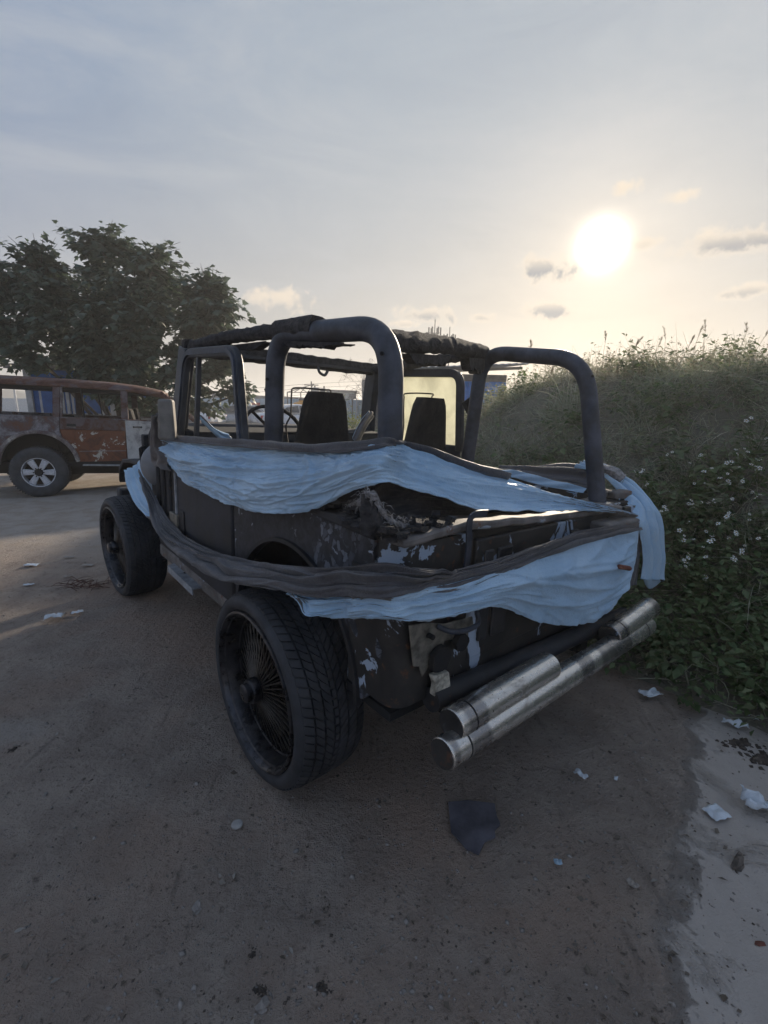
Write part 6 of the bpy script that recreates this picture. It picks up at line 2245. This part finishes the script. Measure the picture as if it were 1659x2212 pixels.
G1 = 'litter scattered on the ground'
scrap('paper_scrap', 1405, 1503, .115, M['paper'], 'torn white paper at the foot of the weeds, nearest the bumper tubes', 'paper', .3, .55, .3, 1, group=G1)
scrap('paper_scrap', 1473, 1476, .11, M['paper'], 'crumpled pale paper half under the weeds, right of the green sprout', 'paper', .35, .6, .2, 2, group=G1)
scrap('paper_scrap', 1520, 1503, .10, M['beige'], 'beige paper scrap below the flat pale stone', 'paper', .3, .7, 1, 3, group=G1)
scrap('paper_strip', 1588, 1567, .12, M['paper'], 'curled white paper strip lying on dark soil', 'paper', .3, .3, -.5, 4, group=G1)
scrap('paper_scrap', 1643, 1551, .11, M['paper'], 'white paper by the weeds at the right edge of the picture', 'paper', .25, .45, .1, 5, group=G1)
scrap('paper_sheet', 1547, 1753, .088, M['paper'], 'folded white sheet lying flat on the pale cement', 'paper', .12, .85, .3, 6, group=G1)
scrap('plastic_bag', 1645, 1747, .14, M['paper'], 'crumpled white plastic bag on the cement at the right edge', 'bag', .5, .6, -.4, 7, group=G1)
scrap('tissue', 1253, 1680, .055, M['paper'], 'small white tissue on the dirt below the bumper end', 'tissue', .5, .5, -.9, 8, group=G1)
scrap('plastic_scrap', 1205, 1868, .028, M['bluepaper'], 'tiny pale blue plastic scrap in the foreground dirt', 'plastic', .3, .7, 0, 9, group=G1)
scrap('tissue', 1330, 1684, .024, M['paper'], 'tiny white tissue shred right of the small white tissue', 'tissue', .4, .6, 1, 10, group=G1)
scrap('tissue', 1366, 1912, .036, M['beige'], 'small beige tissue shred in the foreground near the cement edge', 'tissue', .4, .6, 2, 11, group=G1)
scrap('tissue', 118, 1338, .13, M['paper'], 'white tissue on the dirt left of the front wheel', 'tissue', .35, .5, .2, 12, group=G1)
scrap('paper_scrap', 168, 1325, .08, M['paper'], 'small white paper right of the white tissue at left', 'paper', .2, .5, .4, 13, group=G1)
scrap('paper_scrap', 68, 1220, .13, M['paper'], 'white paper lying on the sunlit sand at the far left', 'paper', .12, .5, 0, 14, group=G1)
scrap('paper_scrap', 190, 1221, .12, M['beige'], 'pale paper on the sand beside the front tyre', 'paper', .12, .4, 0, 15, group=G1)
scrap('paper_scrap', 150, 1204, .09, M['beige'], 'beige paper on the sand above the two others', 'paper', .15, .4, .3, 16, group=G1)
scrap('cardboard_scrap', 148, 1245, .07, M['beige'], 'small cardboard scrap near the dry red twigs', 'cardboard', .2, .5, .3, 17, group=G1)
scrap('cardboard_scrap', 62, 1262, .08, M['paper'], 'small pale scrap on the shadow edge at left', 'cardboard', .15, .4, .3, 18, group=G1)
scrap('plastic_scrap', 1300, 1440, .05, M['beige'], 'little pale scrap under the end of the bumper tube', 'plastic', .3, .6, .3, 19, group=G1)
# dark mat: irregular outline
mo = [(968, 1737), (1010, 1733), (1068, 1740), (1073, 1768), (1081, 1785), (1068, 1797), (1070, 1812), (1047, 1822), (1034, 1850), (1008, 1838), (990, 1818), (974, 1800)]
mpts = [gp(a, b_) for a, b_ in mo]
c_ = sum(mpts, Vector()) / len(mpts)
q = MB().prism([(p.x - c_.x, p.y - c_.y) for p in mpts], 'z', .004, .011)
o_ = q.build('rubber_mat', M['slate'], None, 35, mw=Matrix.Translation((c_.x, c_.y, gh(c_.x, c_.y) + .003)))
tag(o_, 'dark slate-coloured broken mat piece lying in the foreground dirt', 'mat')
g = gp(512, 1780)
o_ = MB().lathe([(0, .007), (.017, .007), (.0195, .005), (.020, .0)], 28, 'z').build('disc', plain('pale_disc', (.36, .34, .32), .7, var=.15, scale=60), None, 40, mw=Matrix.Translation((g.x, g.y, gh(g.x, g.y) + .003)))
tag(o_, 'small round pale disc on the dirt in front of the rear wheel', 'disc')


def rock(name, px, py, size, mat, label, cat='stone', sq=.5, seed=0, asp=.75):
    g = gp(px, py)
    q = MB()
    G = []
    for i in range(9):
        th = math.pi * i / 8
        row = []
        for j in range(13):
            ph = 2 * math.pi * (j % 12) / 12
            d_ = Vector((math.sin(th) * math.cos(ph), math.sin(th) * math.sin(ph), math.cos(th)))
            k = 1 + .50 * mnoise.noise(d_ * 1.5 + Vector((seed, 0, 0))) + .32 * mnoise.noise(d_ * 3.4 + Vector((seed, 5, 0)))
            row.append(Vector((d_.x * k * size / 2, d_.y * k * size / 2 * asp, d_.z * k * size / 2 * sq + size * sq * .14)))
        G.append(row)
    o_ = q.grid(G).build(name, mat, None, 22, mw=Matrix.Translation((g.x, g.y, gh(g.x, g.y))) @ Matrix.Rotation(seed, 4, 'Z'))
    tag(o_, label, cat)
    return o_


def clod_heap(px, py, rad, n, label, seed):
    g = gp(px, py)
    rr = random.Random(seed)
    pv, pf = [], []
    for k in range(n):
        a, r_ = rr.uniform(0, 6.28), rad * abs(rr.gauss(0, .5))
        x, y = r_ * math.cos(a), r_ * math.sin(a) * .6
        s_ = rad * rr.uniform(.04, .22) * max(.3, 1 - r_ / rad * .6)
        b_ = len(pv)
        for (vx, vy, vz) in [(1, 0, 0), (0, 1, 0), (-1, 0, 0), (0, -1, 0), (.2, .1, 1), (0, 0, -.6)]:
            pv.append((x + vx * s_ * rr.uniform(.6, 1.3), y + vy * s_ * rr.uniform(.6, 1.3), vz * s_ * rr.uniform(.5, 1.0)))
        pf += [tuple(b_ + i for i in f_) for f_ in [(0, 1, 4), (1, 2, 4), (2, 3, 4), (3, 0, 4), (1, 0, 5), (2, 1, 5), (3, 2, 5), (0, 3, 5)]]
    o_ = fast_mesh('soil_clod', np.array(pv), np.array(pf), M['clod'], None, Matrix.Translation((g.x, g.y, gh(g.x, g.y))) @ Matrix.Rotation(seed * .37, 4, 'Z'))
    tag(o_, label, 'clod', kind='stuff')


rock('stone', 567, 2166, .034, M['stone'], 'rounded grey stone near the bottom edge of the picture', sq=.6, seed=1)
rock('stone', 425, 1953, .036, M['stone'], 'flat stone beside a dark hole in the left foreground', sq=.3, seed=2)
rock('flat_stone', 1540, 1472, .17, M['beige'], 'large flat pale stone half under the weeds at right', sq=.22, seed=.2, asp=.5)
rock('stone', 640, 1835, .022, M['stone'], 'small stone in the dirt below the rear wheel', sq=.5, seed=4)
rock('stone', 98, 1712, .024, M['stone'], 'small stone in the left foreground', sq=.5, seed=5)
rock('stone', 100, 1560, .020, M['stone'], 'small pale pebble above the pale smear at left', sq=.5, seed=6)
clod_heap(700, 2128, 0.0425, 70, 'dark crumbled soil clod at bottom centre, right of the rounded stone', 7)
clod_heap(562, 2130, 0.0357, 70, 'dark soil clod just above the rounded grey stone', 8)
clod_heap(1600, 1600, 0.1105, 70, 'dark soil clod under the curled paper strip', 9)
clod_heap(1652, 1630, 0.136, 70, 'dark soil heap at the right edge below the papers', 10)
clod_heap(30, 1612, 0.0425, 70, 'dark clod at the left edge beside the pale smear', 11)
clod_heap(545, 1655 + 400, 0.0255, 70, 'small dark clod in the middle foreground', 12)
rock('wood_chip', 1596, 1862, .085, M['rotwood'], 'rotten grey wood chip lying on the cement', 'wood', .35, .75, .35)
rock('brick_bit', 1645, 2030, .035, M['peg'], 'reddish broken stick at the right edge low down', 'stick', .3, .1, .35)

# pebbles and crumbs, nobody could count them
pv, pf = [], []
base_v = [(1, 0, 0), (0, 1, 0), (-1, 0, 0), (0, -1, 0), (0, 0, 1), (0, 0, -.4)]
base_f = [(0, 1, 4), (1, 2, 4), (2, 3, 4), (3, 0, 4), (1, 0, 5), (2, 1, 5), (3, 2, 5), (0, 3, 5)]


def crumbs(name, n, lo, hi, mat, label, region, power=2.5):
    pv, pf = [], []
    for k in range(n):
        x, y = region()
        s_ = lo + (hi - lo) * rnd.random() ** power
        a = rnd.uniform(0, 6.28)
        c, sn = math.cos(a), math.sin(a)
        b_ = len(pv)
        sx_, sy_, sz_ = s_ * rnd.uniform(.7, 1.3), s_ * rnd.uniform(.5, 1), s_ * rnd.uniform(.3, .7)
        z = gh(x, y)
        for (vx, vy, vz) in base_v:
            vx, vy = vx * sx_ * rnd.uniform(.75, 1.2), vy * sy_ * rnd.uniform(.75, 1.2)
            pv.append((x + vx * c - vy * sn, y + vx * sn + vy * c, z + vz * sz_))
        pf += [tuple(b_ + i for i in f_) for f_ in base_f]
    o_ = fast_mesh(name, np.array(pv), np.array(pf), mat)
    tag(o_, label, 'pebbles', kind='stuff')


def fan():
    r_ = .75 + 6.2 * rnd.random() ** 1.6
    a = R(rnd.uniform(-48, 46))
    return r_ * math.sin(a), r_ * math.cos(a)


crumbs('gravel', 1300, .003, .013, M['stone'], 'loose gravel lying about on the dirt yard', fan, 3.2)
crumbs('pebbles', 9000, .0012, .0075, M['stone'], 'tiny pebbles strewn over the dirt yard', fan)
M['crumb'] = plain('brown_crumb', (.125, .098, .078), .95, var=.4, scale=30, bump=0)
crumbs('dark_crumbs', 5200, .0012, .0070, M['crumb'], 'dark crumbs of soil strewn over the dirt yard', fan)
nD = 900
dp = np.array([(*fan(), 0) for k in range(nD)])
dp[:, 2] = [gh(x, y) + .004 for x, y, _ in dp]
dl = nrs.uniform(.008, .030, nD)
dd_ = nrs.normal(0, 1, (nD, 3)) * np.array([1, 1, .12])
M['deadleaf'] = leafmat('dead_leaf', (.10, .075, .055), (.16, .13, .10), (.34, .31, .27), .1)
tag(leaves('leaf_flakes', dp, dd_, dl, dl * nrs.uniform(.25, .7, nD), M['deadleaf']), 'dry leaf flakes and chaff strewn over the dirt', 'chaff', kind='stuff')
# dry twigs
def twig_heap(name, px, py, n, L, mat, label, rad=.10, up=.25):
    g = gp(px, py)
    q = MB()
    for k in range(n):
        a = rnd.uniform(0, 6.28)
        p = Vector((rnd.gauss(0, rad), rnd.gauss(0, rad * .6), .008))
        d_ = Vector((math.cos(a), math.sin(a) * .7, rnd.uniform(0, up)))
        l_ = L * rnd.uniform(.4, 1)
        q.tube(cr([p, p + d_ * l_ * .5 + Vector((0, 0, .02 * rnd.random())), p + d_ * l_ + Vector((0, 0, -.01))], 6), [.0030, .0028, .0024, .002, .0015, .001], 4, cap=False)
    q.v = [(v_[0], v_[1], max(.002, v_[2])) for v_ in q.v]
    tag(q.build(name, mat, None, 0, mw=Matrix.Translation(g), fix=False), label, 'twigs')


M['redtwig'] = plain('reddish_twig', (.10, .045, .032), .85, var=.4, scale=30, bump=0)
twig_heap('twig_heap', 190, 1266, 46, .22, M['redtwig'], 'heap of dry reddish twigs beside the front tyre')
twig_heap('twig_heap', 1560, 1400, 30, .40, M['twig'], 'bare dry twigs trailing out of the weeds at right', .22, .5)
twig_heap('twig_heap', 1250, 1430, 16, .20, M['twig'], 'few dry stems on the ground behind the bumper tubes', .08, .3)
# green sprout by the bumper
sg_ = gp(1420, 1432)
sprout = empty('weed_sprout', Matrix.Translation(sg_))
tag(sprout, 'small green sprout growing from the dirt near the bumper end', 'plant')
for k in range(8):
    a = k * .8 + .2
    l_ = .065 * rnd.uniform(.8, 1.2)
    d_ = Vector((math.cos(a), math.sin(a), .35)).normalized()
    s_ = d_.cross(Vector((0, 0, 1))).normalized() * l_ * .22
    o0 = Vector((0, 0, .02)) + d_ * .02
    q = MB().add([o0, o0 + d_ * l_ * .5 + s_ + Vector((0, 0, .006)), o0 + d_ * l_ + Vector((0, 0, -.012)), o0 + d_ * l_ * .5 - s_ + Vector((0, 0, .006)), o0 + d_ * l_ * .5], [(0, 1, 4), (1, 2, 4), (2, 3, 4), (3, 0, 4)])
    q.build('leaf', M['weed'], sprout, 0, fix=False)
MB().tube([(0, 0, 0), (0, 0, .05)], .003, 5).build('stem', M['weed'], sprout, 0)

# ================================================================== dusty evening air
hb = MB().bb(-990, 990, -400, 1590, -1.2, 9.6)
haze = hb.build('haze', [], None, 0)
m = bpy.data.materials.new('evening_haze')
m.use_nodes = True
ht = NT(m.node_tree)
for nd in list(m.node_tree.nodes):
    m.node_tree.nodes.remove(nd)
pv_ = ht.n('ShaderNodeVolumePrincipled')
pv_.inputs['Color'].default_value = (.93, .93, .93, 1)
pv_.inputs['Density'].default_value = HAZE
pv_.inputs['Anisotropy'].default_value = .42
om = ht.n('ShaderNodeOutputMaterial')
ht.l.new(pv_.outputs[0], om.inputs['Volume'])
haze.data.materials.append(m)
tag(haze, 'thin dusty evening haze hanging over the yard', 'haze', kind='stuff')
